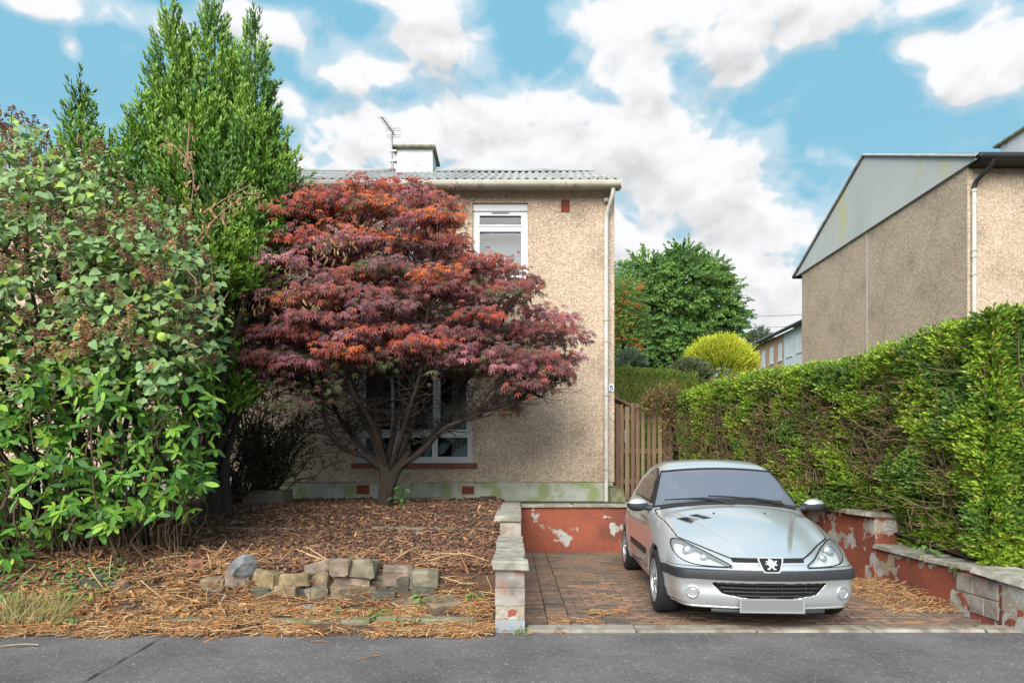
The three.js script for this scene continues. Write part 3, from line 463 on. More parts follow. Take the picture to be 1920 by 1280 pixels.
  mesh('roof', (() => { const s = shapeWall([[RX - 0.45, RE], [RX + 3.5, RE + 1.9], [RX + 7.4, RE], [RX + 7.4, RE + 0.15], [RX + 3.5, RE + 2.05], [RX - 0.45, RE + 0.15]], [], 19.2); s.translate(0, 0, -52.9); return boxUV(s); })(), M.roof, row);
  mesh('gutter', tube([V(RX - 0.4, RE + 0.02, -52.8), V(RX - 0.4, RE + 0.02, -34)], 0.11, 8), M.blackPlastic, row);
  mesh('drainpipe', tube([V(RX - 0.4, RE - 0.05, -52.3), V(RX - 0.05, RE - 0.6, -52.3), V(RX - 0.05, 3.6, -52.3)], 0.05, 6), M.blackPlastic, row);
  for (const [a, b, y0, y1] of wins) {
    const w = new THREE.Group(); w.name = 'window'; row.add(w);
    const s = shapeWall([[b, y0], [a, y0], [a, y1], [b, y1]].map(([z, y]) => [z, y]), [[b + 0.09, a - 0.09, y0 + 0.09, y1 - 0.09]].map((h) => [Math.min(h[0], h[1]), Math.max(h[0], h[1]), h[2], h[3]]), 0.1); s.rotateY(-Math.PI / 2); s.translate(RX + 0.12, 0, 0);
    mesh('frame', boxUV(s), M.white, w);
    mesh('pane', box(RX + 0.09, RX + 0.1, y0 + 0.05, y1 - 0.05, Math.min(a, b) + 0.05, Math.max(a, b) - 0.05), M.pane, w);
    mesh('sill', box(RX - 0.06, RX + 0.1, y0 - 0.09, y0 - 0.002, Math.min(a, b) - 0.05, Math.max(a, b) + 0.05), M.white, w);
  }
  mesh('inner_wall', box(RX + 2.5, RX + 2.6, 3.6, RE - 0.05, -52.2, -34.4), M.dark, row);
  // overhead cables
  for (const [y, k] of [[588, 0], [609, 1]]) { const pts = []; for (let i = 0; i <= 16; i++) { const t = i / 16, p = at(lerp(1100, 1640, t), y - 4 * t * 2, 30); p.y -= 1.0 * t * (1 - t); pts.push(p); } solo('overhead_cable', tube(pts, 0.010, 5), M.blackPlastic, k ? 'lower overhead cable crossing the gap by the big tree' : 'upper overhead cable crossing the gap by the big tree', 'cable'); }
}
// ---------------------------------------------------------------- side gate and what stands behind it
{
  const gd = 11.72, r = rng(301), gate = thing('side_gate', 'tall brown vertical-board gate and fence between house corner and hedge', 'gate');
  const top = at(0, 757, gd).y;
  [[1158, 8], [1166, 7], [1176, 9], [1187, 9], [1196, 9], [1206, 8], [1217, 8], [1227, 9], [1238, 9], [1248, 8]].forEach(([px, w], i) => {
    const x = at(px, 0, gd).x, h = w * 0.78 / F * gd / 2, tilt = (i === 2 ? -0.06 : 0.0), g = box(x - h, x + h, 0.72, top + (r() - 0.5) * 0.04 + tilt, -gd - 0.02 - (i % 2) * 0.012, -gd + 0.002 - (i % 2) * 0.012, 0.004); boxUV(g, i * 0.31, i * 0.17);
    mesh('board', g, M.fence[i % 3], gate);
  });
  for (const y of [1.05, 1.6, 2.2]) mesh('rail', box(1.83, 2.83, y - 0.045, y + 0.045, -gd - 0.085, -gd - 0.036), M.fence[0], gate);
  for (const x of [1.86, 2.08, 2.84]) mesh('post', box(x - 0.045, x + 0.045, 0.7, top - 0.05, -gd - 0.18, -gd - 0.09, 0.005), M.fence[1], gate);
  mesh('latch', box(2.01, 2.03, 1.75, 1.98, -gd + 0.003, -gd + 0.022, 0.004), M.steel, gate);
  // shed
  const s = thing('garden_shed', 'small grey shed gable with brown barge board behind the gate', 'shed');
  const sd = 14, c = at(1150, 742, sd), e = at(1187, 762, sd), gy = 1.0;
  const sg = shapeWall([[c.x - (e.x - c.x), gy], [e.x - 0.06, gy], [e.x - 0.06, e.y - 0.02], [c.x, c.y - 0.06], [c.x - (e.x - c.x) + 0.06, e.y - 0.02]], [], 2); sg.translate(0, 0, -sd - 2); mesh('shed_walls', boxUV(sg), M.weathered, s);
  mesh('roof', [0, 1].map((k) => { const a = shapeWall([[c.x, c.y], [k ? e.x : 2 * c.x - e.x, e.y], [k ? e.x : 2 * c.x - e.x, e.y - 0.05], [c.x, c.y - 0.05]], [], 2.2); a.translate(0, 0, -sd - 2.1); return boxUV(a); }), M.roof, s);
  mesh('barge_board', tube([V(c.x, c.y - 0.04, -sd + 0.11), V(e.x + 0.02, e.y - 0.04, -sd + 0.11)], 0.045, 4), M.fence[1], s);
  // far fence on the slope
  const ff = thing('garden_fence', 'low brown fence of vertical boards behind the clipped hedge', 'fence');
  for (let i = 0; i < 42; i++) { const x = 3.0 + i * 0.125; mesh('board', box(x, x + 0.115, 2.2, 4.02 + 0.02 * n2(i, 4), -20.03 - 0.01 * (i % 2), -20 - 0.01 * (i % 2)), M.fence[i % 2], ff); }
  mesh('rail', box(3, 8.2, 3.8, 3.88, -20.1, -20.05), M.fence[0], ff);
}

// ---------------------------------------------------------------- the silver car
{
  const car = thing('parked_car', 'silver two-door car with black bumper strip parked on the brick driveway', 'car', null, V(2.235, 0.006, -7.29));
  car.rotation.y = -0.055;
  const ZF = 1.15, ZR = -1.27, WY = 0.288, WR = 0.288;
  // the solid: a side outline swept across, cut by the plan and the tumblehome
  const outline = [[1.80, 0.17], [1.875, 0.195], [1.905, 0.27], [1.905, 0.37], [1.92, 0.42], [1.922, 0.49], [1.905, 0.53], [1.875, 0.558], [1.825, 0.60], [1.68, 0.668], [1.45, 0.758], [1.15, 0.852], [0.9, 0.918], [0.74, 0.955], [0.66, 0.99], [0.40, 1.16], [0.12, 1.335], [0.0, 1.385], [-0.2, 1.422], [-0.45, 1.43], [-0.75, 1.395], [-1.05, 1.28], [-1.3, 1.13], [-1.48, 1.02], [-1.7, 0.975], [-1.87, 0.94], [-1.92, 0.85], [-1.945, 0.6], [-1.93, 0.38], [-1.86, 0.24], [-1.6, 0.2], [-0.8, 0.17], [0.8, 0.16], [1.4, 0.16]];
  const ring = new THREE.CatmullRomCurve3(outline.map(([z, y]) => V(z, y, 0)), true, 'centripetal').getPoints(300);
  const GZ = 300, GY = 116, z0 = -2.1, y0 = 0.05, gs = 0.014, grid = new Float32Array(GZ * GY);
  for (let j = 0; j < GY; j++) for (let i = 0; i < GZ; i++) {
    const z = z0 + i * gs, y = y0 + j * gs; let best = 9, inside = false;
    for (let k = 0; k < 300; k++) {
      const a = ring[k], b = ring[k + 1], ex = b.x - a.x, ey = b.y - a.y, wx = z - a.x, wy = y - a.y, t = clamp((wx * ex + wy * ey) / (ex * ex + ey * ey + 1e-12)), dx = wx - ex * t, dy = wy - ey * t, q = dx * dx + dy * dy;
      if (q < best) best = q;
      if ((a.y > y) !== (b.y > y) && z < ex * (y - a.y) / ey + a.x) inside = !inside;
    }
    grid[j * GZ + i] = inside ? -Math.sqrt(best) : Math.sqrt(best);
  }
  const side = (z, y) => { const u = clamp((z - z0) / gs, 0, GZ - 1.001), v = clamp((y - y0) / gs, 0, GY - 1.001), i = u | 0, j = v | 0, fx = u - i, fy = v - j, o = j * GZ + i; return (grid[o] * (1 - fx) + grid[o + 1] * fx) * (1 - fy) + (grid[o + GZ] * (1 - fx) + grid[o + GZ + 1] * fx) * fy; };
  const table = (t) => (x) => { if (x <= t[0][0]) return t[0][1]; for (let i = 1; i < t.length; i++) if (x < t[i][0]) { const q = (x - t[i - 1][0]) / (t[i][0] - t[i - 1][0]); return lerp(t[i - 1][1], t[i][1], q * q * (3 - 2 * q) * 0.5 + q * 0.5); } return t[t.length - 1][1]; };
  const halfW = table([[0.15, 0.73], [0.22, 0.785], [0.32, 0.812], [0.5, 0.826], [0.68, 0.82], [0.82, 0.795], [0.93, 0.772], [0.98, 0.748], [1.15, 0.68], [1.30, 0.607], [1.40, 0.53], [1.5, 0.44]]);
  const plan = table([[-2.0, 0.80], [-1.8, 0.90], [-1.45, 0.965], [-0.9, 1.0], [0.9, 1.0], [1.35, 0.985], [1.6, 0.94], [1.8, 0.88], [2, 0.82]]);
  const smax = (a, b, r) => { const h = Math.max(r - Math.abs(a - b), 0) / r; return Math.max(a, b) + h * h * r * 0.25; };
  function sdf(x, y, z) {
    const ax = Math.abs(x), x2 = ax * ax, zf = z + (z > 0 ? 0.26 * x2 * smooth(0, 0.7, z) : -0.22 * x2 * smooth(0, -0.9, z));
    const line = lerp(0.60, 0.20, clamp((z - 0.75) / 1.0)), hood = z > 0.7 && z < 1.85 ? 0.022 * smooth(line + 0.022, line - 0.022, ax) * smooth(1.85, 1.55, z) * smooth(0.7, 0.85, z) : 0;
    const fender = 0.03 * Math.exp(-((ax - 0.66) ** 2) / 0.012) * smooth(0.7, 1.0, z) * smooth(1.7, 1.4, z);
    const yy = y + (y > 0.5 ? (0.10 * x2 + 0.06 * x2 * x2) : 0) - hood - fender;
    let w = halfW(y) * plan(z);
    for (const za of [ZF, ZR]) { const rr = Math.hypot(z - za, y - WY); w += 0.020 * smooth(0.47, 0.36, rr); }
    let f = smax(side(zf, yy), (ax - w) * 0.96, 0.075);
    // black rub strip, lower air intake, grille slot
    if (z > 1.2) {
      f -= 0.010 * smooth(0.415, 0.428, y) * smooth(0.514, 0.502, y) * smooth(1.38, 1.46, z);
      const lip = 0.012 * smooth(0.20, 0.185, y); f -= lip;
      if (z > 1.6) { const hw = lerp(0.34, 0.47, clamp((y - 0.27) / 0.13)), q = Math.max(ax - hw, 0.272 - y + 0.16 * Math.max(0, ax - 0.15), y - 0.395); f = Math.max(f, -Math.max(q, -(f + 0.05)) * 0.8); }
    }
    for (const za of [ZF, ZR]) { const rr = Math.hypot(z - za, y - WY) - 0.338; if (ax > 0.42) f = Math.max(f, -rr); }
    if (y < 0.33 && z > -0.85 && z < 0.72) f = Math.max(f, (ax - w) + 0.012 * smooth(0.30, 0.33, y));
    return f;
  }
  // surface nets
  const C = 0.0125, NX = 144, NY = 110, NZ = 324, bx = -0.9, by = 0.1, bz = -2.02, vals = new Float32Array(NX * NY * NZ);
  for (let k = 0; k < NZ; k++) for (let j = 0; j < NY; j++) for (let i = 0; i < NX; i++) vals[(k * NY + j) * NX + i] = i < NX / 2 ? 0 : sdf(bx + (i + 0.5) * C, by + j * C, bz + k * C);
  for (let k = 0; k < NZ; k++) for (let j = 0; j < NY; j++) for (let i = 0; i < NX / 2; i++) vals[(k * NY + j) * NX + i] = vals[(k * NY + j) * NX + NX - 1 - i];
  const id = new Int32Array(NX * NY * NZ).fill(-1), P = [], Nn = [];
  const grad = (x, y, z) => { const e = 0.006, n = V(sdf(x + e, y, z) - sdf(x - e, y, z), sdf(x, y + e, z) - sdf(x, y - e, z), sdf(x, y, z + e) - sdf(x, y, z - e)); return n.normalize(); };
  const corner = [0, 1, NX, NX + 1, NX * NY, NX * NY + 1, NX * NY + NX, NX * NY + NX + 1], edges = [[0, 1], [2, 3], [4, 5], [6, 7], [0, 2], [1, 3], [4, 6], [5, 7], [0, 4], [1, 5], [2, 6], [3, 7]];
  for (let k = 0; k < NZ - 1; k++) for (let j = 0; j < NY - 1; j++) for (let i = 0; i < NX - 1; i++) {
    const o = (k * NY + j) * NX + i; let m = 0; for (let c = 0; c < 8; c++) if (vals[o + corner[c]] < 0) m |= 1 << c;
    if (m === 0 || m === 255) continue;
    let x = 0, y = 0, z = 0, n = 0;
    for (const [a, b] of edges) { const va = vals[o + corner[a]], vb = vals[o + corner[b]]; if ((va < 0) === (vb < 0)) continue; const t = va / (va - vb); x += lerp(a & 1, b & 1, t); y += lerp((a >> 1) & 1, (b >> 1) & 1, t); z += lerp((a >> 2) & 1, (b >> 2) & 1, t); n++; }
    id[o] = P.length; const p = V(bx + (i + 0.5 + x / n) * C, by + (j + y / n) * C, bz + (k + z / n) * C); P.push(p); Nn.push(grad(p.x, p.y, p.z));
  }
  let tris = [];
  const quad = (a, b, c, d, flip) => { if (a < 0 || b < 0 || c < 0 || d < 0) return; const vs = (flip ? [a, c, b, a, d, c] : [a, b, c, a, c, d]).map((q) => [P[q], Nn[q]]); tris.push(vs.slice(0, 3), vs.slice(3)); };
  for (let k = 1; k < NZ - 1; k++) for (let j = 1; j < NY - 1; j++) for (let i = 1; i < NX - 1; i++) {
    const o = (k * NY + j) * NX + i, v = vals[o] < 0;
    if (v !== vals[o + 1] < 0) quad(id[o - NX - NX * NY], id[o - NX * NY], id[o], id[o - NX], !v);
    if (v !== vals[o + NX] < 0) quad(id[o - 1 - NX * NY], id[o - 1], id[o], id[o - NX * NY], !v);
    if (v !== vals[o + NX * NY] < 0) quad(id[o - 1 - NX], id[o - NX], id[o], id[o - 1], !v);
  }
  // cut the skin into panels along exact lines
  const mid = (a, b, ga, gb) => { const t = ga / (ga - gb); return [a[0].clone().lerp(b[0], t), a[1].clone().lerp(b[1], t).normalize()]; };
  function carve(g, gate) { // takes what lies inside g < 0 (where gate holds) out of the skin
    const inside = [], rest = [], c = V(), n = V();
    for (const t of tris) {
      c.copy(t[0][0]).add(t[1][0]).add(t[2][0]).divideScalar(3); n.copy(t[0][1]).add(t[1][1]).add(t[2][1]).normalize();
      if (!gate(c, n)) { rest.push(t); continue; }
      const v = t.map(([p]) => g(p)), k = v.filter((x) => x < 0).length;
      if (k === 3) inside.push(t); else if (k === 0) rest.push(t);
      else { const odd = k === 1 ? v.findIndex((x) => x < 0) : v.findIndex((x) => x >= 0), a = t[odd], b = t[(odd + 1) % 3], d = t[(odd + 2) % 3], ab = mid(a, b, v[odd], v[(odd + 1) % 3]), ad = mid(a, d, v[odd], v[(odd + 2) % 3]); (k === 1 ? inside : rest).push([a, ab, ad]); (k === 1 ? rest : inside).push([ab, b, d], [ab, d, ad]); }
    }
    tris = rest; return inside;
  }
  const skin = (list, off = 0) => { const pos = new Float32Array(list.length * 9), nor = new Float32Array(list.length * 9); list.forEach((t, i) => t.forEach(([p, n], j) => { const o = i * 9 + j * 3; pos[o] = p.x + n.x * off; pos[o + 1] = p.y + n.y * off; pos[o + 2] = p.z + n.z * off; nor[o] = n.x; nor[o + 1] = n.y; nor[o + 2] = n.z; })); const g = new THREE.BufferGeometry(); g.setAttribute('position', new THREE.BufferAttribute(pos, 3)); g.setAttribute('normal', new THREE.BufferAttribute(nor, 3)); return g; };
  const poly = (pts) => (a, b) => { let best = 9, ins = false; for (let k = 0; k < pts.length; k++) { const [ax, ay] = pts[k], [cx, cy] = pts[(k + 1) % pts.length], ex = cx - ax, ey = cy - ay, t = clamp(((a - ax) * ex + (b - ay) * ey) / (ex * ex + ey * ey)), q = Math.hypot(a - ax - ex * t, b - ay - ey * t); if (q < best) best = q; if ((ay > b) !== (cy > b) && a < ex * (b - ay) / ey + ax) ins = !ins; } return ins ? -best : best; };
  const round = (pts) => new THREE.CatmullRomCurve3(pts.map(([a, b]) => V(a, b, 0)), true, 'centripetal').getPoints(pts.length * 5).slice(0, -1).map((p) => [p.x, p.y]);
  const silver = new THREE.MeshPhysicalMaterial({ color: lin(0.62, 0.63, 0.645), metalness: 0.62, roughness: 0.34, clearcoat: 1, clearcoatRoughness: 0.06 });
  const trim = std({ color: lin(0.028, 0.03, 0.035), roughness: 0.55 }), gap = std({ color: lin(0.01, 0.01, 0.011), roughness: 0.9 }), rubber = std({ color: lin(0.016, 0.016, 0.017), roughness: 0.85 });
  const chrome = std({ color: lin(0.72, 0.73, 0.74), metalness: 1, roughness: 0.12 }), satin = std({ color: lin(0.52, 0.52, 0.53), metalness: 0.8, roughness: 0.35 });
  const screenGlass = new THREE.MeshPhysicalMaterial({ color: lin(0.22, 0.24, 0.30), transmission: 0.45, thickness: 0, roughness: 0.03, ior: 1.6 });
  const tinted = new THREE.MeshPhysicalMaterial({ color: lin(0.055, 0.052, 0.05), transmission: 0.45, thickness: 0, roughness: 0.03, ior: 1.6 });
  const part = (name, list, m, parent = car, off = 0) => list.length && mesh(name, skin(list, off), m, parent);
  const S = (x) => Math.sign(x) || 1;
  part('underbody', carve((p) => -1, (c, n) => (n.y < -0.75 && c.y < 0.24) || (Math.abs(c.x) < 0.80 && c.y < 0.64 && [ZF, ZR].some((z) => Math.hypot(c.z - z, c.y - WY) < 0.352) && [ZF, ZR].some((z) => n.y * (WY - c.y) + n.z * (z - c.z) > 0.1) && Math.abs(n.x) < 0.5)), gap);
  part('underbody', carve((p) => -1, (c, n) => Math.abs(c.x) < 0.46 && c.y < 0.64 && [ZF, ZR].some((z) => Math.hypot(c.z - z, c.y - WY) < 0.35)), gap);
  // glass
  const pill = (y) => lerp(0.742, 0.582, clamp((y - 0.95) / 0.40)), wsTop = (p) => 1.338 - 0.10 * p.x * p.x, wsBot = (p) => 0.985 - 0.115 * p.x * p.x;
  const wsG = (p, b) => Math.max(Math.abs(p.x) - pill(p.y) + b, p.y - wsTop(p) + b, wsBot(p) + b - p.y), wsGate = (c, n) => c.z > -0.05 && n.z > 0.25 && n.y > 0.2 && c.y > 0.86;
  const ws = part('windscreen', carve((p) => wsG(p, 0.022), wsGate), screenGlass); part('surround', carve((p) => wsG(p, 0), wsGate), gap, ws);
  const sw = poly(round([[0.50, 0.985], [0.2, 0.985], [-0.3, 0.995], [-0.80, 1.01], [-0.88, 1.04], [-0.72, 1.16], [-0.48, 1.27], [-0.2, 1.33], [-0.02, 1.315], [0.16, 1.235], [0.36, 1.10]]));
  for (const s of [-1, 1]) { const gate = (c, n) => n.x * s > 0.45 && c.y > 0.9 && c.x * s > 0; const w = part('side_window', carve((p) => sw(p.z, p.y) + 0.014, gate), tinted); part('window_seal', carve((p) => sw(p.z, p.y), gate), gap, w); }
  part('rear_window', carve((p) => Math.max(Math.abs(p.x) - 0.52, p.y - 1.34, 1.06 - p.y), (c, n) => c.z < -0.6 && n.z < -0.25 && n.y > 0.1), tinted);
  // lamps
  const hl = poly(round([[0.300, 0.533], [0.41, 0.598], [0.57, 0.676], [0.66, 0.712], [0.715, 0.703], [0.735, 0.64], [0.70, 0.575], [0.62, 0.538], [0.45, 0.524]]));
  const lens = new THREE.MeshPhysicalMaterial({ color: lin(0.90, 0.92, 0.92), transmission: 0.82, thickness: 0, roughness: 0.05, ior: 1.5 });
  for (const s of [-1, 1]) {
    const gate = (c) => c.x * s > 0 && c.z > 1.2 && c.y < 0.76, h = carve((p) => hl(Math.abs(p.x), p.y) + 0.009, gate);
    const lamp = part('headlight', h, lens); part('lamp_bezel', carve((p) => hl(Math.abs(p.x), p.y), gate), gap, lamp); part('reflector', h, std({ color: lin(0.72, 0.74, 0.74), metalness: 0.3, roughness: 0.35 }), lamp, -0.05);
    for (const [x, y, r] of [[0.60, 0.618, 0.052], [0.495, 0.578, 0.036]]) { let z = 2; while (z > 1 && sdf(x, y, z) > 0) z -= 0.004; const g = new THREE.SphereGeometry(r, 18, 12); g.scale(1, 1, 0.5); const b = mesh('bulb_bowl', g, chrome, lamp); b.position.set(x * s, y, z - 0.042); }
  }
  const slot = carve((p) => Math.max(Math.abs(p.x) - 0.30 + 0.4 * Math.max(0, 0.585 - p.y), p.y - 0.592, 0.562 - p.y), (c) => c.z > 1.6); part('upper_grille', slot, gap);
  // bumper: strip, intake, fog lamps
  const strip = carve((p) => Math.max(p.y - 0.507, 0.424 - p.y, 1.40 - p.z), (c, n) => c.z > 1.3); 
  const intake = carve((p) => -1, (c, n) => { if (c.z < 1.55) return false; const hw = lerp(0.34, 0.47, clamp((c.y - 0.27) / 0.13)); return c.y > 0.262 && c.y < 0.402 && Math.abs(c.x) < hw + 0.012 && sdf(c.x, c.y, c.z + 0.03) < 0.035 && (n.z < 0.75 || Math.max(Math.abs(c.x) - hw, 0.272 - c.y + 0.16 * Math.max(0, Math.abs(c.x) - 0.15), c.y - 0.395) < -0.004); });
  const seams = carve((p) => Math.abs(p.y - 0.522) - 0.0035, (c, n) => c.z > 1.38 && Math.abs(c.x) > 0.3);
  const bumper = part('front_bumper', carve((p) => Math.max(p.y - 0.522, 1.462 - p.z), (c) => c.z > 1.4), silver);
  part('rub_strip', strip, trim, bumper); part('air_intake', intake, gap, bumper);
  const frontZ = (x, y) => { let z = 2.05; while (z > 0.6 && sdf(x, y, z) > 0) z -= 0.003; return z; }, topY = (x, z) => { let y = 1.5; while (y > 0.4 && sdf(x, y, z) > 0) y -= 0.003; return y; };
  for (let i = 0; i < 4; i++) { const y = 0.292 + i * 0.031, hw = lerp(0.34, 0.46, clamp((y - 0.27) / 0.13)) - (i ? 0.02 : 0.1), pts = []; for (let k = 0; k <= 12; k++) { const x = lerp(-hw, hw, k / 12); pts.push(V(x, y, 1.885 - 0.26 * x * x)); } mesh('grille_slat', tube(pts, 0.007, 6), trim, bumper); }
  for (const x of [-0.3, -0.1, 0.1, 0.3]) mesh('grille_rib', tube([V(x, 0.28, 1.875 - 0.26 * x * x), V(x, 0.39, 1.875 - 0.26 * x * x)], 0.005, 5), trim, bumper);
  for (const s of [-1, 1]) {
    const x = 0.615 * s, y = 0.312, z = frontZ(x, y), n = grad(x, y, z), f = new THREE.Group(); f.name = 'fog_lamp'; car.add(f); f.position.set(x, y, z); f.lookAt(car.localToWorld(V(x + n.x, y + n.y, z + n.z)));
    f.quaternion.setFromUnitVectors(V(0, 0, 1), n);
    const t = new THREE.TorusGeometry(0.047, 0.010, 10, 28); mesh('ring', t, satin, f);
    const b = new THREE.SphereGeometry(0.042, 20, 10, 0, Math.PI * 2, 0, Math.PI / 2); b.rotateX(Math.PI / 2); b.scale(1, 1, 0.35); mesh('lens', b, lens, f);
    const c = new THREE.CircleGeometry(0.044, 20); c.translate(0, 0, 0.002); mesh('reflector', c, chrome, f);
  }
  // number plate, left blank: it cannot be read in the photograph
  const plate = mesh('number_plate', new RoundedBoxGeometry(0.52, 0.112, 0.012, 2, 0.005), std({ color: lin(0.17, 0.175, 0.18), roughness: 0.5 }), car); plate.position.set(0, 0.222, 1.925); plate.rotation.x = -0.05;
  mesh('plate_border', (() => { const g = shapeWall([[-0.262, -0.058], [0.262, -0.058], [0.262, 0.058], [-0.262, 0.058]], [[-0.245, 0.245, -0.042, 0.042]], 0.004); g.translate(0, 0, 0.005); return g; })(), std({ color: lin(0.25, 0.25, 0.25), roughness: 0.5 }), plate);
  // nose emblem: a silver rampant lion on a black shield
  { const e = new THREE.Group(); e.name = 'emblem'; car.add(e); e.position.set(0, 0.548, 1.897); e.rotation.x = -0.42;
    const sh = (k) => [[-0.098, 0.062], [0.098, 0.062], [0.094, 0.03], [0.066, -0.052], [0.05, -0.062], [-0.05, -0.062], [-0.066, -0.052], [-0.094, 0.03]].map(([a, b]) => [a * k, b * k]);
    mesh('shield_rim', shapeWall(sh(1.07), [], 0.012), std({ color: lin(0.40, 0.41, 0.42), metalness: 0.3, roughness: 0.4 }), e); const sf = shapeWall(sh(0.93), [], 0.006); sf.translate(0, 0, 0.0095); mesh('shield', sf, gap, e);
    const lion = [[0.00, 0.047], [0.018, 0.05], [0.026, 0.043], [0.018, 0.036], [0.027, 0.028], [0.040, 0.034], [0.044, 0.028], [0.030, 0.018], [0.036, 0.010], [0.048, 0.012], [0.048, 0.004], [0.026, 0.000], [0.016, -0.012], [0.022, -0.026], [0.036, -0.030], [0.036, -0.040], [0.018, -0.040], [0.004, -0.022], [-0.006, -0.026], [-0.014, -0.040], [-0.034, -0.042], [-0.034, -0.034], [-0.020, -0.030], [-0.018, -0.014], [-0.028, -0.004], [-0.042, -0.008], [-0.046, 0.002], [-0.034, 0.010], [-0.040, 0.022], [-0.048, 0.030], [-0.042, 0.038], [-0.030, 0.028], [-0.020, 0.018], [-0.018, 0.034]].map(([a, b]) => [-a, b]);
    const lg = shapeWall(lion, [], 0.006); lg.translate(0, 0, 0.015); mesh('lion', lg, std({ color: lin(0.50, 0.51, 0.52), metalness: 0.3, roughness: 0.4 }), e); }
  mesh('grille_bar', (() => { const pts = []; for (let k = -10; k <= 10; k++) { const x = k / 10 * 0.30; pts.push(V(x, 0.553, frontZ(x, 0.553) - 0.002)); } return tube(pts, 0.013, 8); })(), silver, car);
  // panel gaps, then the panels
  const hoodEdge = (z) => lerp(0.725, 0.645, clamp((z - 0.75) / 0.75)), hoodFront = (p) => 0.592 + 0.36 * Math.max(0, Math.abs(p.x) - 0.30) - p.y;
  const hoodG = (p) => Math.max(Math.abs(p.x) - hoodEdge(p.z), hoodFront(p), p.y - 0.978 + 0.13 * p.x * p.x), hoodGate = (c, n) => c.z > 0.55 && n.y > 0.2 && c.y > 0.55;
  const lines = [...carve((p) => Math.abs(hoodG(p)) - 0.0058, hoodGate)];
  const bonnet = part('bonnet', carve(hoodG, hoodGate), silver);
  for (const s of [-1, 1]) {
    const gate = (c, n) => c.x * s > 0.5 && n.x * s > 0.3 && c.y > 0.28 && c.y < 1.4 && c.z < 0.75 && c.z > -0.8;
    const dg = poly(round([[0.60, 0.93], [0.62, 0.60], [0.58, 0.34], [0.2, 0.325], [-0.55, 0.325], [-0.66, 0.42], [-0.72, 0.70], [-0.66, 0.985], [-0.2, 0.99], [0.3, 0.975]]));
    const l = carve((p) => Math.abs(dg(p.z, p.y)) - 0.0055, gate); lines.push(...l);
    const rub = carve((p) => Math.max(Math.abs(p.y - 0.475 - 0.01 * p.z) - 0.032, Math.abs(p.z + 0.05) - 0.60), gate);
    const door = part('door', carve((p) => dg(p.z, p.y), gate), silver); part('door_strip', rub, trim, door, 0.008);
    const hx = 0.80 * s; const h = mesh('handle', new RoundedBoxGeometry(0.03, 0.035, 0.16, 2, 0.012), silver, door); h.position.set(hx * 1.005, 0.83, -0.5);
  }
  part('panel_gaps', lines.concat(seams), gap);
  part('roof', carve((p) => -1, (c, n) => c.y > 1.25 && n.y > 0.4), silver);
  for (const s of [-1, 1]) part('front_wing', carve((p) => -1, (c) => c.x * s > 0 && c.z > 0.5 && c.y < 1.1), silver);
  part('rear_body', tris, silver); tris = [];
  // bonnet fittings
  for (const s of [0, 1]) { const x0 = -0.585 + s * 0.12, v = []; for (let k = 0; k < 6; k++) { const z = 0.985 + k * 0.024, xa = x0 + k * 0.019, a = V(xa, topY(xa, z) + 0.001, z), b = V(xa + 0.078, topY(xa + 0.078, z) + 0.001, z); v.push(tube([a, b], 0.0072, 5)); } mesh('bonnet_vent', v, gap, bonnet); }
  for (const x of [-0.24, 0.24]) { const m = mesh('washer_jet', new THREE.SphereGeometry(0.011, 10, 6), gap, bonnet); m.position.set(x, topY(x, 1.0) + 0.002, 1.0); }
  const onScreen = (x, y) => frontZ(x, y) + 0.016;
  for (const [x0, x1] of [[-0.15, -0.64], [0.33, -0.2]]) {
    const w = new THREE.Group(); w.name = 'wiper'; car.add(w);
    const pts = []; for (let k = 0; k <= 8; k++) { const x = lerp(x0 + 0.22, x1, k / 8), y = 0.988 - 0.115 * x * x + 0.022 + 0.006 * k; pts.push(V(x, y, onScreen(x, y))); } mesh('blade', tube(pts, [0.012, 0.007], 6), rubber, w);
    mesh('arm', tube([V(x0 + 0.16, 0.99, onScreen(x0 + 0.16, 0.985) + 0.02), V(x0 - 0.1, 1.03, onScreen(x0 - 0.1, 1.02) + 0.02), V(lerp(x0, x1, 0.5), 1.026, onScreen(lerp(x0, x1, 0.5), 1.02) + 0.012)], [0.017, 0.008], 6), rubber, w);
    const cap = mesh('pivot_cover', new RoundedBoxGeometry(0.12, 0.04, 0.05, 2, 0.014), rubber, w); cap.position.set(x0 + 0.14, 0.985, onScreen(x0 + 0.14, 0.985)); cap.rotation.x = -0.7;
  }
  mesh('scuttle', (() => { const pts = []; for (let k = -12; k <= 12; k++) { const x = k / 12 * 0.68, y = 0.984 - 0.115 * x * x; pts.push(V(x, y, frontZ(x, y) - 0.006)); } return tube(pts, 0.018, 6); })(), rubber, car);
  // door mirrors
  for (const s of [-1, 1]) {
    const m = new THREE.Group(); m.name = 'door_mirror'; car.add(m); m.position.set(s * 0.90, 0.955, 0.50);
    const g = new THREE.SphereGeometry(0.1, 22, 16); g.scale(1.08, 0.66, 0.62); const p = g.attributes.position; for (let i = 0; i < p.count; i++) if (p.getZ(i) < -0.02) p.setZ(i, -0.02); g.computeVertexNormals();
    const lo = new THREE.SphereGeometry(0.1015, 22, 12, 0, Math.PI * 2, Math.PI * 0.42, Math.PI * 0.58); lo.scale(1.09, 0.68, 0.64); mesh('mirror_base', lo, trim, m);
    mesh('shell', g, silver, m); mesh('stalk', tube([V(-s * 0.04, -0.02, 0.0), V(-s * 0.15, -0.035, 0.0)], [0.035, 0.03], 8), trim, m);
    mesh('mirror_glass', (() => { const c = new THREE.CircleGeometry(0.085, 20); c.scale(1.05, 0.62, 1); c.rotateY(Math.PI); c.translate(0, 0, -0.0225); return c; })(), chrome, m);
  }
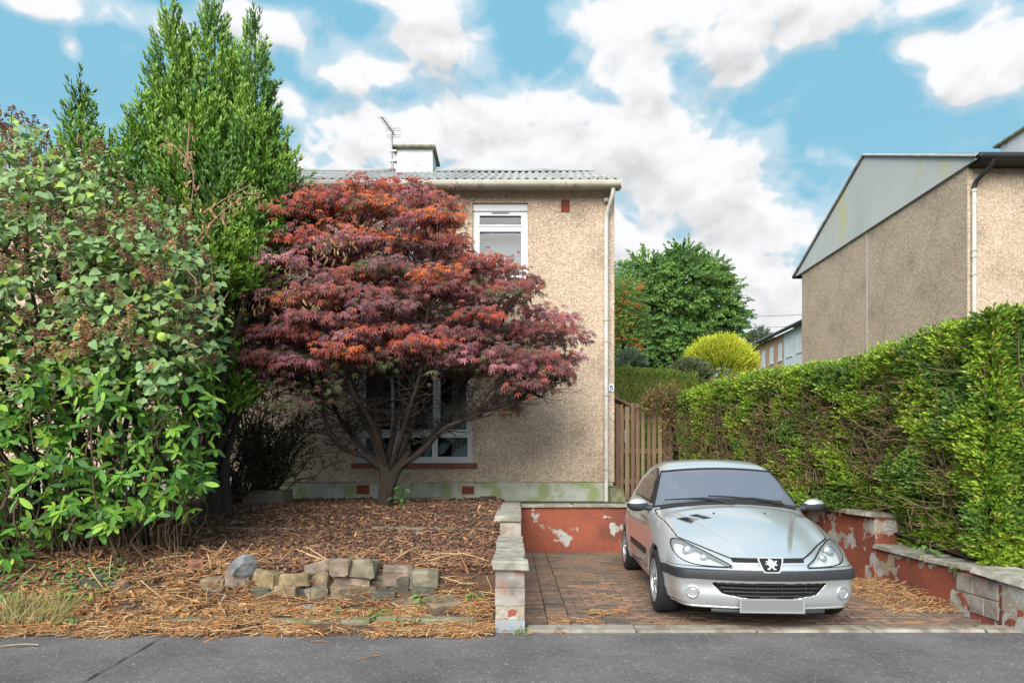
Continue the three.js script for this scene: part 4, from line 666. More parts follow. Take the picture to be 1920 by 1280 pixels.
  // wheels
  const tread = [[0.19, -0.085], [0.215, -0.098], [0.25, -0.1], [0.274, -0.094], [0.286, -0.078], [0.288, -0.04], [0.288, 0.04], [0.286, 0.078], [0.274, 0.094], [0.25, 0.1], [0.215, 0.098], [0.19, 0.085], [0.185, 0]].map(([a, b]) => new THREE.Vector2(a, b));
  const tyreG = new THREE.LatheGeometry([...tread, tread[0]], 48), rimG = new THREE.LatheGeometry([[0.198, 0.085], [0.205, 0.098], [0.19, 0.099], [0.178, 0.07], [0.175, -0.06], [0.185, -0.07]].map(([a, b]) => new THREE.Vector2(a, b)), 40);
  const spokeG = (() => { const L = []; for (let k = 0; k < 9; k++) { const b = new RoundedBoxGeometry(0.155, 0.022, 0.026, 1, 0.006); b.rotateZ(-0.10); b.translate(0.105, 0.076, 0); b.rotateY(k * Math.PI * 2 / 9); L.push(b); } const h = new THREE.CylinderGeometry(0.045, 0.055, 0.05, 20); h.translate(0, 0.07, 0); L.push(h); return merge(L); })();
  for (const [x, z, turn] of [[-0.74, ZF, 0.0], [0.74, ZF, 0.0], [-0.735, ZR, 0], [0.735, ZR, 0]]) {
    const w = new THREE.Group(); w.name = 'wheel'; car.add(w); w.position.set(x, WY, z); w.rotation.set(0, turn, x < 0 ? Math.PI / 2 : -Math.PI / 2);
    mesh('tyre', tyreG, rubber, w); mesh('rim', rimG, satin, w); mesh('spokes', spokeG, satin, w);
    mesh('brake_disc', (() => { const c = new THREE.CylinderGeometry(0.12, 0.12, 0.02, 24); c.translate(0, 0.02, 0); return c; })(), M.steel, w);
    mesh('wheel_back', (() => { const c = new THREE.CylinderGeometry(0.178, 0.178, 0.01, 24); c.translate(0, -0.03, 0); return c; })(), gap, w);
  }
  // cabin
  const cloth = std({ color: lin(0.035, 0.035, 0.04), roughness: 0.95 });
  mesh('cabin_floor', box(-0.68, 0.68, 0.25, 0.29, -1.2, 0.72), cloth, car);
  mesh('dashboard', (() => { const g = new RoundedBoxGeometry(1.30, 0.24, 0.34, 3, 0.07); g.translate(0, 0.83, 0.42); return g; })(), cloth, car);
  for (const s of [-0.34, 0.34]) { const q = new THREE.Group(); q.name = 'seat'; car.add(q); q.position.set(s, 0, -0.35); mesh('cushion', (() => { const g = new RoundedBoxGeometry(0.48, 0.2, 0.5, 3, 0.07); g.translate(0, 0.45, 0.1); return g; })(), cloth, q); mesh('backrest', (() => { const g = new RoundedBoxGeometry(0.46, 0.62, 0.16, 3, 0.06); g.rotateX(-0.25); g.translate(0, 0.78, -0.22); return g; })(), cloth, q); mesh('headrest', (() => { const g = new RoundedBoxGeometry(0.26, 0.17, 0.1, 3, 0.045); g.translate(0, 1.14, -0.32); return g; })(), cloth, q); }
  const sw2 = mesh('steering_wheel', new THREE.TorusGeometry(0.18, 0.016, 8, 28), cloth, car); sw2.position.set(0.34, 0.88, 0.2); sw2.rotation.x = -0.45;
  const rm = mesh('rear_view_mirror', new RoundedBoxGeometry(0.2, 0.055, 0.03, 2, 0.012), cloth, car); rm.position.set(0, 1.27, 0.08);
  mesh('splitter', (() => { const pts = []; for (let k = -10; k <= 10; k++) { const x = k / 10 * 0.46; pts.push(V(x, 0.158, 1.855 - 0.24 * x * x)); } return tube(pts, 0.022, 6); })(), trim, car);
}

// ---------------------------------------------------------------- planting: leaf shapes and how they are set out
function leafG(st, fold = 0.25, droop = 0.12) { // a leaf along +y, folded on its midrib; st: [place along, half width]
  const pos = [], idx = [];
  st.forEach(([t, w]) => { const z = -droop * t * t; pos.push(-w, t, z + fold * w, 0, t, z, w, t, z + fold * w); });
  for (let i = 0; i < st.length - 1; i++) { const a = i * 3, b = a + 3, w0 = st[i][1] > 0, w1 = st[i + 1][1] > 0; if (w1) idx.push(a + 1, b + 1, b, a + 1, b + 2, b + 1); if (w0) idx.push(a, a + 1, w1 ? b : b + 1, a + 1, a + 2, w1 ? b + 2 : b + 1); }
  const g = new THREE.BufferGeometry(); g.setAttribute('position', new THREE.Float32BufferAttribute(pos, 3)); g.setIndex(idx); g.computeVertexNormals(); return g;
}
function mapleG(curl = 0.2) {
  const pos = [], idx = [], c = [0, 0.22, 0], lobes = [[-2.25, 0.34], [-1.5, 0.6], [-0.78, 0.88], [0, 1], [0.78, 0.88], [1.5, 0.6], [2.25, 0.34]];
  pos.push(...c);
  for (const [a, l] of lobes) { const L = l * 0.78, s = Math.sin(a), k = Math.cos(a), w = 0.088 * (0.5 + 0.5 * l), m = L * 0.5, o = pos.length / 3; pos.push(s * m - k * w, c[1] + k * m + s * w, 0.02, s * L, c[1] + k * L, -curl * l * l, s * m + k * w, c[1] + k * m - s * w, 0.02); idx.push(0, o + 1, o, 0, o + 2, o + 1); }
  const g = new THREE.BufferGeometry(); g.setAttribute('position', new THREE.Float32BufferAttribute(pos, 3)); g.setIndex(idx); g.computeVertexNormals(); return g;
}
const OVAL = [[0, 0], [0.3, 0.2], [0.65, 0.19], [1, 0]], LANCE = [[0, 0], [0.35, 0.15], [0.7, 0.13], [1, 0]], HEART = [[0, 0], [-0.05, 0.22], [0.08, 0.38], [0.32, 0.42], [0.60, 0.32], [0.84, 0.14], [1, 0]], OBLONG = [[0, 0], [0.25, 0.14], [0.6, 0.185], [0.85, 0.12], [1, 0]];
function shootG(seed, n, len, leaf, size, tilt, tone = 0.35, st = OVAL) { // a leafy shoot along +y
  const r = rng(seed), L = [], base = leafG(st, 0.3, 0.2);
  for (let i = 0; i < n; i++) {
    const t = (i + 0.5) / n, g = base.clone(), s = size * (0.7 + 0.5 * r()) * (1 - 0.25 * t), k = 1 + tone * (r() - 0.5) * 2;
    g.scale(s, s, s); g.rotateX(tilt * (1 - 0.45 * t) + (r() - 0.5) * 0.6); g.rotateZ((r() - 0.5) * 0.4); g.rotateY(i * 2.4 + r()); g.translate(0, t * len, 0);
    const c = new Float32Array(g.attributes.position.count * 3); for (let q = 0; q < c.length; q += 3) { c[q] = k; c[q + 1] = k; c[q + 2] = k; } g.setAttribute('color', new THREE.BufferAttribute(c, 3)); L.push(g);
  }
  return merge(L);
}
const _x = V(), _y = V(), _z = V();
function pose(p, dir, nrm, s, sx = 1) { _y.copy(dir).normalize(); _z.copy(nrm).addScaledVector(_y, -nrm.dot(_y)); if (_z.lengthSq() < 1e-5) _z.set(_y.y, -_y.x, 0.3); _z.normalize(); _x.crossVectors(_y, _z); const m = new THREE.Matrix4().makeBasis(_x, _y, _z).scale(V(s * sx, s, s)); m.setPosition(p); return m; }
const leafMat = (o = {}) => new THREE.MeshPhysicalMaterial({ roughness: 0.92, transmission: 0.28, thickness: 0, side: THREE.DoubleSide, ...o });
const glossy = (o = {}) => new THREE.MeshPhysicalMaterial({ roughness: 0.42, specularIntensity: 0.8, side: THREE.DoubleSide, ...o });
function stuff(parent, name, geo, mat, items) { // items: { m, c }
  const im = lit(new THREE.InstancedMesh(geo, mat, items.length)); items.forEach((it, i) => { im.setMatrixAt(i, it.m); im.setColorAt(i, it.c); }); im.name = parent ? name : numbered(name); im.userData.kind = 'stuff'; (parent ?? scene).add(im); return im;
}
function leaves(parent, geo, make, palette, items, most) { // the leaves that show largest are parts of their own, the rest one mass
  const seen = new Map(), p = V(), n = V();
  items.forEach((it, i) => { p.setFromMatrixPosition(it.m); const d = -p.z, u = 960 + p.x * F / d, v = HORIZON - (p.y - EYE) * F / d; if (u < 0 || u > 1920 || v < 0 || v > 1280) return; const key = (u / 14 | 0) * 200 + (v / 14 | 0), e = seen.get(key); if (!e || d < e.d) { n.setFromMatrixColumn(it.m, 2).normalize(); seen.set(key, { i, d, a: it.s * it.s / d / d * (0.15 + Math.abs(n.dot(p)) / p.length()) }); } });
  const top = new Set([...seen.values()].sort((a, b) => b.a - a.a).slice(0, most).map((e) => e.i)), mats = palette.map((c) => make({ color: c }));
  items.forEach((it, i) => { if (!top.has(i)) return; const m = mesh('leaf', geo, mats[it.k], parent); m.applyMatrix4(it.m); });
  return stuff(parent, 'foliage', geo, make(), items.filter((_, i) => !top.has(i)));
}
const inPoly = (pts, a, b) => { let ins = false; for (let k = 0, j = pts.length - 1; k < pts.length; j = k++) { const [ax, ay] = pts[k], [cx, cy] = pts[j]; if ((ay > b) !== (cy > b) && a < (cx - ax) * (b - ay) / (cy - ay) + ax) ins = !ins; } return ins; };
const jig = (c, r, k = 0.3) => { const j = 1 + k * (r() - 0.5) * 2, h = (r() - 0.5) * k * 0.5; return new THREE.Color().setRGB(c.r * j * (1 + h), c.g * j, c.b * j * (1 - h)); };
const ball = (r) => { const v = V(r() * 2 - 1, r() * 2 - 1, r() * 2 - 1); while (v.lengthSq() > 1) v.set(r() * 2 - 1, r() * 2 - 1, r() * 2 - 1); return v; };
const wander = (a, b, r, k, n = 4) => { const pts = [a]; const L = a.distanceTo(b); for (let i = 1; i < n; i++) pts.push(a.clone().lerp(b, i / n).addScaledVector(ball(r), k * L)); pts.push(b); return curve(pts, n * 2); };

M.stemBrown = bark(86, [0.07, 0.045, 0.028], [0.17, 0.115, 0.07]);
// ---- red maple in front of the house
{
  const r = rng(401), D0 = 9.6, base = at(722, 950, D0), tree = thing('maple_tree', 'spreading red and purple leaved maple standing in the mulch before the house', 'tree', null, V(base.x, base.y - 0.06, base.z)), O = tree.position;
  const q = (px, py, dz) => at(px, py, D0 + dz).sub(O);
  mesh('trunk', [tube(curve([q(722, 962, 0), q(722, 935, 0), q(724, 905, 0), q(722, 880, 0.02), q(714, 850, 0.03)], 10), [0.15, 0.135, 0.122, 0.113, 0.108, 0.104, 0.1, 0.096, 0.09, 0.084, 0.076], 12), tube(curve([q(728, 925, 0.0), q(737, 895, -0.02), q(750, 870, -0.05), q(768, 845, -0.08)], 8), [0.085, 0.058], 10)], M.bark, tree);
  const limbs = [
    [[[715, 880, 0], [690, 858, -0.1], [641, 839, -0.2], [616, 808, -0.25], [602, 757, -0.3], [585, 720, -0.4], [560, 640, -0.5], [520, 590, -0.6]], 0.062],
    [[[714, 870, 0], [702, 820, 0.1], [684, 795, 0.15], [668, 740, 0.25], [655, 690, 0.35], [636, 620, 0.5], [600, 520, 0.6], [560, 440, 0.6]], 0.07],
    [[[716, 860, 0], [708, 800, -0.05], [700, 720, -0.1], [692, 640, -0.1], [690, 530, -0.2], [670, 430, -0.2]], 0.065],
    [[[736, 890, 0], [757, 835, 0.1], [775, 790, 0.15], [782, 720, 0.3], [776, 640, 0.45], [770, 520, 0.5], [790, 420, 0.5]], 0.058],
    [[[745, 878, -0.03], [790, 846, -0.2], [830, 806, -0.35], [870, 786, -0.45], [930, 764, -0.5], [1000, 738, -0.5], [1050, 690, -0.5]], 0.056],
    [[[742, 884, 0], [800, 832, 0.05], [850, 764, 0.1], [880, 704, 0.1], [925, 636, 0.1], [965, 560, 0.15]], 0.056],
    [[[724, 870, 0.05], [742, 790, 0.3], [742, 700, 0.6], [735, 600, 0.75], [722, 440, 0.7], [720, 380, 0.6]], 0.06],
    [[[712, 872, 0], [664, 822, 0.25], [640, 790, 0.4], [596, 700, 0.6], [540, 650, 0.7], [470, 600, 0.6]], 0.05],
    [[[735, 872, -0.05], [752, 820, -0.4], [770, 760, -0.75], [790, 690, -0.95], [800, 600, -1.0], [810, 500, -0.9]], 0.05],
    [[[722, 868, -0.05], [700, 800, -0.4], [660, 730, -0.8], [640, 660, -1.0], [640, 560, -1.05], [650, 480, -0.9]], 0.05],
  ].map(([pts, r0]) => { const c = curve(pts.map((p) => q(...p)), 18); mesh('limb', tube(c, [r0 * 0.82, 0.012], 8), M.bark, tree); return c; });
  const spots = limbs.flatMap((c) => c.slice(4));
  const outline = [[425, 640], [430, 575], [470, 545], [480, 470], [470, 420], [530, 390], [570, 345], [640, 350], [700, 336], [800, 348], [850, 385], [845, 450], [905, 480], [925, 515], [945, 478], [980, 495], [990, 540], [1030, 590], [1075, 645], [1055, 680], [1035, 745], [995, 725], [960, 690], [880, 672], [800, 690], [700, 672], [610, 660], [520, 690], [450, 690]];
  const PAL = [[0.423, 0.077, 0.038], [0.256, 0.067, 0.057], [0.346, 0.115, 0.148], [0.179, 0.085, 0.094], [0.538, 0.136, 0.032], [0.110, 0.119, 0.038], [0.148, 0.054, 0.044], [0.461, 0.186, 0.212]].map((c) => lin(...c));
  const pads = []; let guard = 0;
  while (pads.length < 270 && guard++ < 9000) {
    const px = 420 + r() * 700, py = 335 + r() * 430; if (!inPoly(outline, px, py)) continue;
    const e = (px - 745) / 380, T = 1.35 * Math.sqrt(Math.max(0.06, 1 - e * e)) * (py < 480 ? 0.85 : 1), side = r() < (px < 560 ? 0.85 : 0.66) ? -1 : 1, dz = side * T * Math.pow(r(), 0.45) * (side > 0 ? 0.85 : 1);
    const p = q(px, py, dz + 0.0); pads.push({ p, px, py, dz, R: 0.18 + 0.22 * r(), k: r() });
  }
  const items = [], up = V(0, 1, 0), twigs = [];
  for (const pad of pads) {
    let best = null, bd = 9; for (const s of spots) { const dd = s.distanceTo(pad.p) + Math.max(0, s.y - pad.p.y + 0.15) * 2.5; if (dd < bd) { bd = dd; best = s; } }
    const m = best.clone().lerp(pad.p, 0.55).add(V(0, -0.08 * bd, 0)).addScaledVector(ball(r), 0.06);
    twigs.push(tube(curve([best, m, pad.p], 6), [0.016, 0.005], 5));
    for (let i = 0; i < 3; i++) { const a = r() * 6.28, e = pad.p.clone().add(V(Math.cos(a) * pad.R * 0.9, 0.03 * (r() - 0.3), Math.sin(a) * pad.R * 0.9)); twigs.push(tube([m.clone().lerp(pad.p, 0.3 + 0.6 * r()), e], [0.006, 0.002], 3)); }
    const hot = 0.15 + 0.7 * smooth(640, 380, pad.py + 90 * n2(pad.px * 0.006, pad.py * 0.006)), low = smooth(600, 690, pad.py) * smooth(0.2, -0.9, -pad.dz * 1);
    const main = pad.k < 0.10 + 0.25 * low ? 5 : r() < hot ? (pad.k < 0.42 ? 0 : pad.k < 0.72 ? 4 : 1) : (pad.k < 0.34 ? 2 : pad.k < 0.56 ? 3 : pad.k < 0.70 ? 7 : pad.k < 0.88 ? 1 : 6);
    const n = Math.round(102 * (pad.R / 0.3) ** 1.5);
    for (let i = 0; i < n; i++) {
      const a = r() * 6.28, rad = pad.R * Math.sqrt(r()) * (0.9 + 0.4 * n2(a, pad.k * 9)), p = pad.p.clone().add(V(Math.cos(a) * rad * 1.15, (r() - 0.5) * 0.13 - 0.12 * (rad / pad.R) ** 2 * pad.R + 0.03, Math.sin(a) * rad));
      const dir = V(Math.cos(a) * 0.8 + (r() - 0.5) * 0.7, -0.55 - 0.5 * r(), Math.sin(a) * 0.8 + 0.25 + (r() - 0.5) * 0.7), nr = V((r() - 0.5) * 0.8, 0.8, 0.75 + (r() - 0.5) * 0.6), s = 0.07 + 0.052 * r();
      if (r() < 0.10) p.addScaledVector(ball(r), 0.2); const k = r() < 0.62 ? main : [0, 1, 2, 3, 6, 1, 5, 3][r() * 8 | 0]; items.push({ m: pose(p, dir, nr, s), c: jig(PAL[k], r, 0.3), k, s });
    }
  }
  for (let i = 0; i < 260; i++) { // thin green-brown leafage under the crown
    const px = 470 + 500 * r(), py = 650 + (px > 640 && px < 900 ? 70 : 125) * r() * r() + (px > 860 ? 30 * r() : 0), c = q(px, py, (r() - 0.55) * 2.0); let best = spots[0], bd = 9; for (const s of spots) { const dd = s.distanceTo(c); if (dd < bd) { bd = dd; best = s; } }
    twigs.push(tube(wander(best, c, r, 0.12, 3), [0.008, 0.002], 3)); const m = 5 + 26 * r() * r();
    for (let j = 0; j < m; j++) { const o = ball(r), k = r() < 0.62 ? 5 : r() < 0.5 ? 6 : 1, s = 0.07 + 0.05 * r(); items.push({ m: pose(c.clone().add(V(o.x * 0.24, o.y * 0.12, o.z * 0.2)), V(o.x, -0.7, o.z + 0.3), V((r() - 0.5) * 0.8, 0.7, 0.8), s), c: jig(PAL[k], r, 0.3), k, s }); }
  }
  for (let i = 0; i < 1300; i++) { const s = spots[r() * spots.length | 0]; if (s.y > 2.5) continue; const e = s.clone().add(V((r() - 0.5) * 1.1, (r() - 0.25) * 0.6, (r() - 0.5) * 0.9)); twigs.push(tube(wander(s, e, r, 0.13, 3), [0.009, 0.0025], 3)); }
  // bare twigs low in the crown
  for (let i = 0; i < 190; i++) { const s = spots[r() * spots.length | 0], e = s.clone().add(V((r() - 0.4) * 0.9, 0.1 + 0.4 * r(), (r() - 0.5) * 0.7)); if (e.y > 2.6) continue; twigs.push(tube(wander(s, e, r, 0.1, 3), [0.007, 0.002], 3)); }
  const right = q(880, 705, -0.2); for (let i = 0; i < 60; i++) { const a = limbs[4][8 + (r() * 9 | 0)], e = q(930 + 110 * r(), 640 + 120 * r(), -0.5 + (r() - 0.5) * 0.6); twigs.push(tube(wander(a, e, r, 0.05, 3), [0.008, 0.002], 4)); }
  const tw = mesh('twigs', twigs, M.bark, tree); tw.userData.kind = 'stuff';
  for (const it of items) it.m = it.m.premultiply(new THREE.Matrix4().makeTranslation(O.x, O.y, O.z));   // picked in world, kept in the tree
  const inv = new THREE.Matrix4().makeTranslation(-O.x, -O.y, -O.z); const crown = new THREE.Group(); crown.name = 'crown'; tree.add(crown); crown.applyMatrix4(inv);
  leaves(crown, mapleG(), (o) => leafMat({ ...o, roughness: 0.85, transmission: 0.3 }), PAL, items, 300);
  // sprays of dead tan leaves caught in the crown
  const dead = [], tan = lin(0.42, 0.25, 0.11);
  for (const [px, py, n, w, dz] of [[612, 462, 40, 42, -1.35], [640, 445, 24, 34, -1.35], [520, 555, 34, 50, -1.3], [570, 565, 18, 34, -1.3], [480, 560, 30, 44, -1.2], [545, 500, 16, 22, -1.25]]) for (let i = 0; i < n; i++) dead.push({ m: pose(at(px + (r() - 0.5) * w * 2, py + (r() - 0.5) * w * 1.1, D0 + dz + (r() - 0.5) * 0.15), V((r() - 0.5) * 1.6, -1, (r() - 0.5) * 1.2), ball(r), 0.05 + 0.06 * r(), 0.8), c: jig(tan, r, 0.4) });
  stuff(crown, 'dead_leaves', leafG(LANCE, 0.6, 0.5), leafMat(), dead);
}

// ---- tall bay tree with several spires
{
  const r = rng(431), bay = thing('bay_tree', 'tall glossy green bay tree with pointed spires behind the lilac', 'tree', null, V(-4.35, 0.62, -8.9)), O = bay.position;
  const PAL = [[0.135, 0.265, 0.03], [0.11, 0.22, 0.03], [0.185, 0.32, 0.038], [0.085, 0.18, 0.034]].map((c) => lin(...c));
  const spires = [[325, -8, 300, 74, 9.0], [402, -18, 400, 100, 9.2], [478, 22, 400, 72, 9.0], [150, 150, 400, 62, 8.6], [265, 170, 540, 95, 8.6], [538, 262, 480, 50, 8.9], [375, 150, 560, 150, 8.7], [425, 300, 525, 62, 8.5], [465, 370, 540, 48, 8.4], [405, 360, 560, 55, 8.3], [205, 240, 560, 85, 8.5], [500, 200, 480, 70, 8.9], [350, 60, 400, 80, 9.0], [440, 70, 400, 80, 9.1], [415, 520, 790, 42, 8.55], [450, 560, 760, 34, 8.7]];
  const items = [], stems = [];
  for (const [px, t, b, R, d] of spires) {
    const top = at(px, t, d), bot = at(px, b, d), rad = R / F * d, h = top.y - bot.y;
    stems.push(tube([V(bot.x + (O.x - bot.x) * 0.7, 1.2, -d), V(bot.x, bot.y, -d), top], [0.05, 0.03, 0.008], 5));
    const n = Math.round(105 * rad * h * 2.6);
    for (let i = 0; i < n; i++) {
      const u = 1 - Math.sqrt(r()) * 0.995 + 0.0, y = u, a = r() * 6.28, rr = rad * Math.pow(1 - y, 0.78) * (0.55 + 0.45 * Math.pow(r(), 0.4)) * (0.80 + 0.36 * n3(Math.cos(a) * 1.6 + px, y * 5, Math.sin(a) * 1.6));
      const p = V(bot.x + Math.cos(a) * rr, bot.y + y * h * 0.985, -d + Math.sin(a) * rr * 0.85);
      const out = 0.75 * (1 - y * 0.75), loose = smooth(80, 240, t), dir = V(Math.cos(a) * out + (r() - 0.5) * (0.35 + 1.1 * loose), 0.85 - 0.35 * loose * r(), Math.sin(a) * out + (r() - 0.5) * (0.35 + 0.9 * loose) + 0.25 * loose);
      const clump = n3(p.x * 1.4, p.y * 1.4, p.z * 1.4), k = clump > 0.25 ? 2 : clump < -0.35 ? 3 : r() < 0.5 ? 0 : 1; items.push({ m: pose(p.clone().addScaledVector(dir.clone().normalize(), -0.12), dir, V(0, 0.3, 1), 0.85 + 0.45 * r()), c: jig(PAL[k], r, 0.22) });
    }
  }
  for (const it of items) it.m.premultiply(new THREE.Matrix4().makeTranslation(-O.x, -O.y, -O.z));
  stuff(bay, 'crown', shootG(432, 15, 0.30, null, 0.088, 0.85, 0.3, LANCE), glossy({ vertexColors: true, roughness: 0.45 }), items);
  const local = (g) => g.translate(-O.x, -O.y, -O.z);
  stems.forEach((g) => mesh('stem', local(g), M.barkDark, bay));
  for (const [px, e, d] of [[398, 640, 8.9], [385, 600, 9.2], [418, 655, 9.0]]) { const a = at(px, 0, d); mesh('trunk', local(tube(curve([V(a.x + 0.05, 0.6, -d), V(a.x - 0.02, 1.4, -d), V(a.x - 0.05, 2.2, -d), at(px - 25, e - 120, d)], 8), [0.10, 0.05], 9)), M.barkDark, bay); }
  // a dead branch hung with tan leaves
  const dead = [], tan = lin(0.40, 0.235, 0.115), dd = 7.75, line = [[355, 235], [352, 290], [362, 330], [356, 400], [345, 470], [352, 520]], arm2 = [[352, 470], [385, 430], [420, 395], [455, 372], [500, 356]], arm3 = [[352, 300], [325, 275], [305, 262]];
  const put = (pts, n, s) => { const c = curve(pts.map(([x, y]) => at(x, y, dd)), 40); mesh('dead_branch', local(tube(c, [0.012, 0.004], 5)), M.twig, bay); for (let i = 0; i < n; i++) { const p = c[r() * 41 | 0].clone().add(V((r() - 0.5) * s, (r() - 0.7) * s, (r() - 0.3) * s)); dead.push({ m: pose(p, V((r() - 0.5) * 1.6, -1, (r() - 0.4) * 1.2), ball(r), 0.045 + 0.05 * r()), c: jig(tan, r, 0.35) }); } };
  put(line, 95, 0.17); put(arm2, 95, 0.2); put(arm3, 26, 0.14); put([[380, 400], [410, 380], [470, 345]], 40, 0.2);
  for (const it of dead) it.m.premultiply(new THREE.Matrix4().makeTranslation(-O.x, -O.y, -O.z));
  stuff(bay, 'dead_leaves', leafG(LANCE, 0.6, 0.5), leafMat(), dead);
}

// ---- lilac at the left, gone over
{
  const r = rng(451), lil = thing('lilac_bush', 'big lilac shrub with heart-shaped leaves and brown spent flower heads', 'shrub', null, V(-4.6, 0.42, -7.2)), O = lil.position, T = new THREE.Matrix4().makeTranslation(O.x, O.y, O.z), T1 = T.clone().invert();
  const PAL = [[0.195, 0.315, 0.09], [0.205, 0.335, 0.13], [0.29, 0.41, 0.055], [0.155, 0.26, 0.06], [0.255, 0.375, 0.145]].map((c) => lin(...c));
  const topY = (px) => along([[-320, 330], [-200, 240], [0, 232], [50, 225], [95, 268], [140, 272], [200, 292], [260, 352], [300, 380], [350, 420], [400, 500], [440, 575]], px);
  const items = [], heads = [], twigs = []; let n = 0;
  const stems = []; for (let i = 0; i < 13; i++) { const bx = -120 + i * 42 + (r() - 0.5) * 40, dd = 6.9 + 0.7 * r(), b = at(200 + (bx - 150) * 0.55, 1010, dd); b.y = gardenY(b.x, dd) - 0.05; const e = at(bx, topY(bx) + 60 + 120 * r(), dd - 0.2); stems.push(wander(b, e, r, 0.07, 6)); }
  const spots = stems.flatMap((c) => c.slice(3));
  stems.forEach((c) => mesh('stem', tube(c.map((p) => p.clone().sub(O)), [0.045, 0.012], 7), M.bark, lil));
  while (n < 880) {
    const px = -300 + 700 * r(), t = topY(px), low = px > 330 ? 690 : 735, py = t + (low - t) * Math.pow(r(), 0.85), back = r(), d = 6.35 + 1.5 * back * back + (px > 330 ? 0.35 : 0) + 0.15 * n2(px * 0.02, py * 0.02) + 0.5 * smooth(t + 120, t, py);
    if (n2(px * 0.012, py * 0.012 + 9) < -0.45 && back < 0.7) continue; n++;
    const c = at(px, py, d), main = n2(px * 0.01, py * 0.01) > 0.2 ? 1 : r() < 0.3 ? 2 : 0, cnt = 7 + (r() * 6 | 0);
    let best = null, bd = 9; for (const s of spots) { const q = s.distanceTo(c); if (q < bd) { bd = q; best = s; } } twigs.push(tube(wander(best, c, r, 0.14, 4).map((p) => p.sub(O)), [0.011, 0.0035], 4));
    for (let i = 0; i < cnt; i++) {
      const o = ball(r).multiplyScalar(0.17), p = c.clone().add(o), dir = V(o.x * 5 + (r() - 0.5) * 1.6, 0.35 - 1.3 * r(), o.z * 3 + 0.3 + (r() - 0.5)), nr = V((r() - 0.5) * 1.6, 0.4 + 0.7 * r(), 0.3 + r()), s = 0.05 + 0.055 * r(), k = r() < 0.6 ? main : r() * 5 | 0;
      items.push({ m: pose(p, dir, nr, s), c: jig(PAL[k], r, 0.22), k, s });
    }
    if (r() < 0.42 && back < 0.8) for (let h = 0; h < (r() < 0.4 ? 2 : 1); h++) heads.push({ m: pose(c.clone().add(V((r() - 0.5) * 0.25, 0.06 + (r() - 0.5) * 0.15, 0.16)), V((r() - 0.5) * 1.8, 0.7, 0.5 + (r() - 0.5) * 1.2), V(r() - 0.5, 0, 1), 0.6 + 0.8 * r()), c: jig(r() < 0.35 ? lin(0.33, 0.20, 0.10) : lin(0.21, 0.095, 0.058), r, 0.3) });
  }
  for (let i = 0; i < 260; i++) { const px = -150 + 520 * r(), t = topY(px), c = at(px, t + 60 + (700 - t) * r(), 7.6 + 0.8 * r()); for (let j = 0; j < 9; j++) { const o = ball(r), s = 0.06 + 0.05 * r(), k = r() * 5 | 0; items.push({ m: pose(c.clone().addScaledVector(o, 0.2), V(o.x, o.y - 0.3, o.z), ball(r), s), c: jig(PAL[k], r, 0.22), k, s }); } }
  for (let i = 0; i < 26; i++) { const px = -20 + 420 * r(), c = at(px, topY(px) - 6 + 80 * r(), 6.8 + 0.5 * r()); heads.push({ m: pose(c, V((r() - 0.5) * 0.8, 1, 0.3), V(0, 0, 1), 0.55 + 0.5 * r()), c: jig(lin(0.16, 0.075, 0.05), r, 0.3) }); twigs.push(tube([c.clone().sub(O), c.clone().add(V((r() - 0.5) * 0.2, -0.35, 0)).sub(O)], [0.004, 0.006], 3)); }
  for (let i = 0; i < 60; i++) { const a = at(-20 + 420 * r(), 470 + 260 * r(), 6.35 + 0.3 * r()), e = a.clone().add(V((r() - 0.5) * 0.7, (r() - 0.3) * 0.5, (r() - 0.5) * 0.3)); twigs.push(tube(wander(a.sub(O), e.sub(O), r, 0.16, 4), [0.009, 0.003], 4)); }
  mesh('twigs', twigs, M.twig, lil).userData.kind = 'stuff';
  const g = new THREE.Group(); g.name = 'crown'; lil.add(g); g.applyMatrix4(T1);
  leaves(g, leafG(HEART, 0.28, 0.22), (o) => leafMat({ ...o, roughness: 0.8, transmission: 0.22 }), PAL, items, 300);
  const bits = []; for (let i = 0; i < 44; i++) { const t = r(), a = r() * 6.28, w = 0.062 * (1 - t * 0.7), o = new THREE.OctahedronGeometry(0.007 + 0.006 * r()); o.scale(0.7, 1.5, 0.7); o.rotateZ(r() * 2); o.rotateX(r() * 2); o.translate(Math.cos(a) * w * (0.4 + 0.6 * r()), t * 0.15, Math.sin(a) * w); bits.push(o); }
  bits.push(tube([V(0, -0.04, 0), V(0, 0.13, 0)], 0.003, 3));
  stuff(g, 'spent_flower_heads', merge(bits), std({ roughness: 1 }), heads);
}

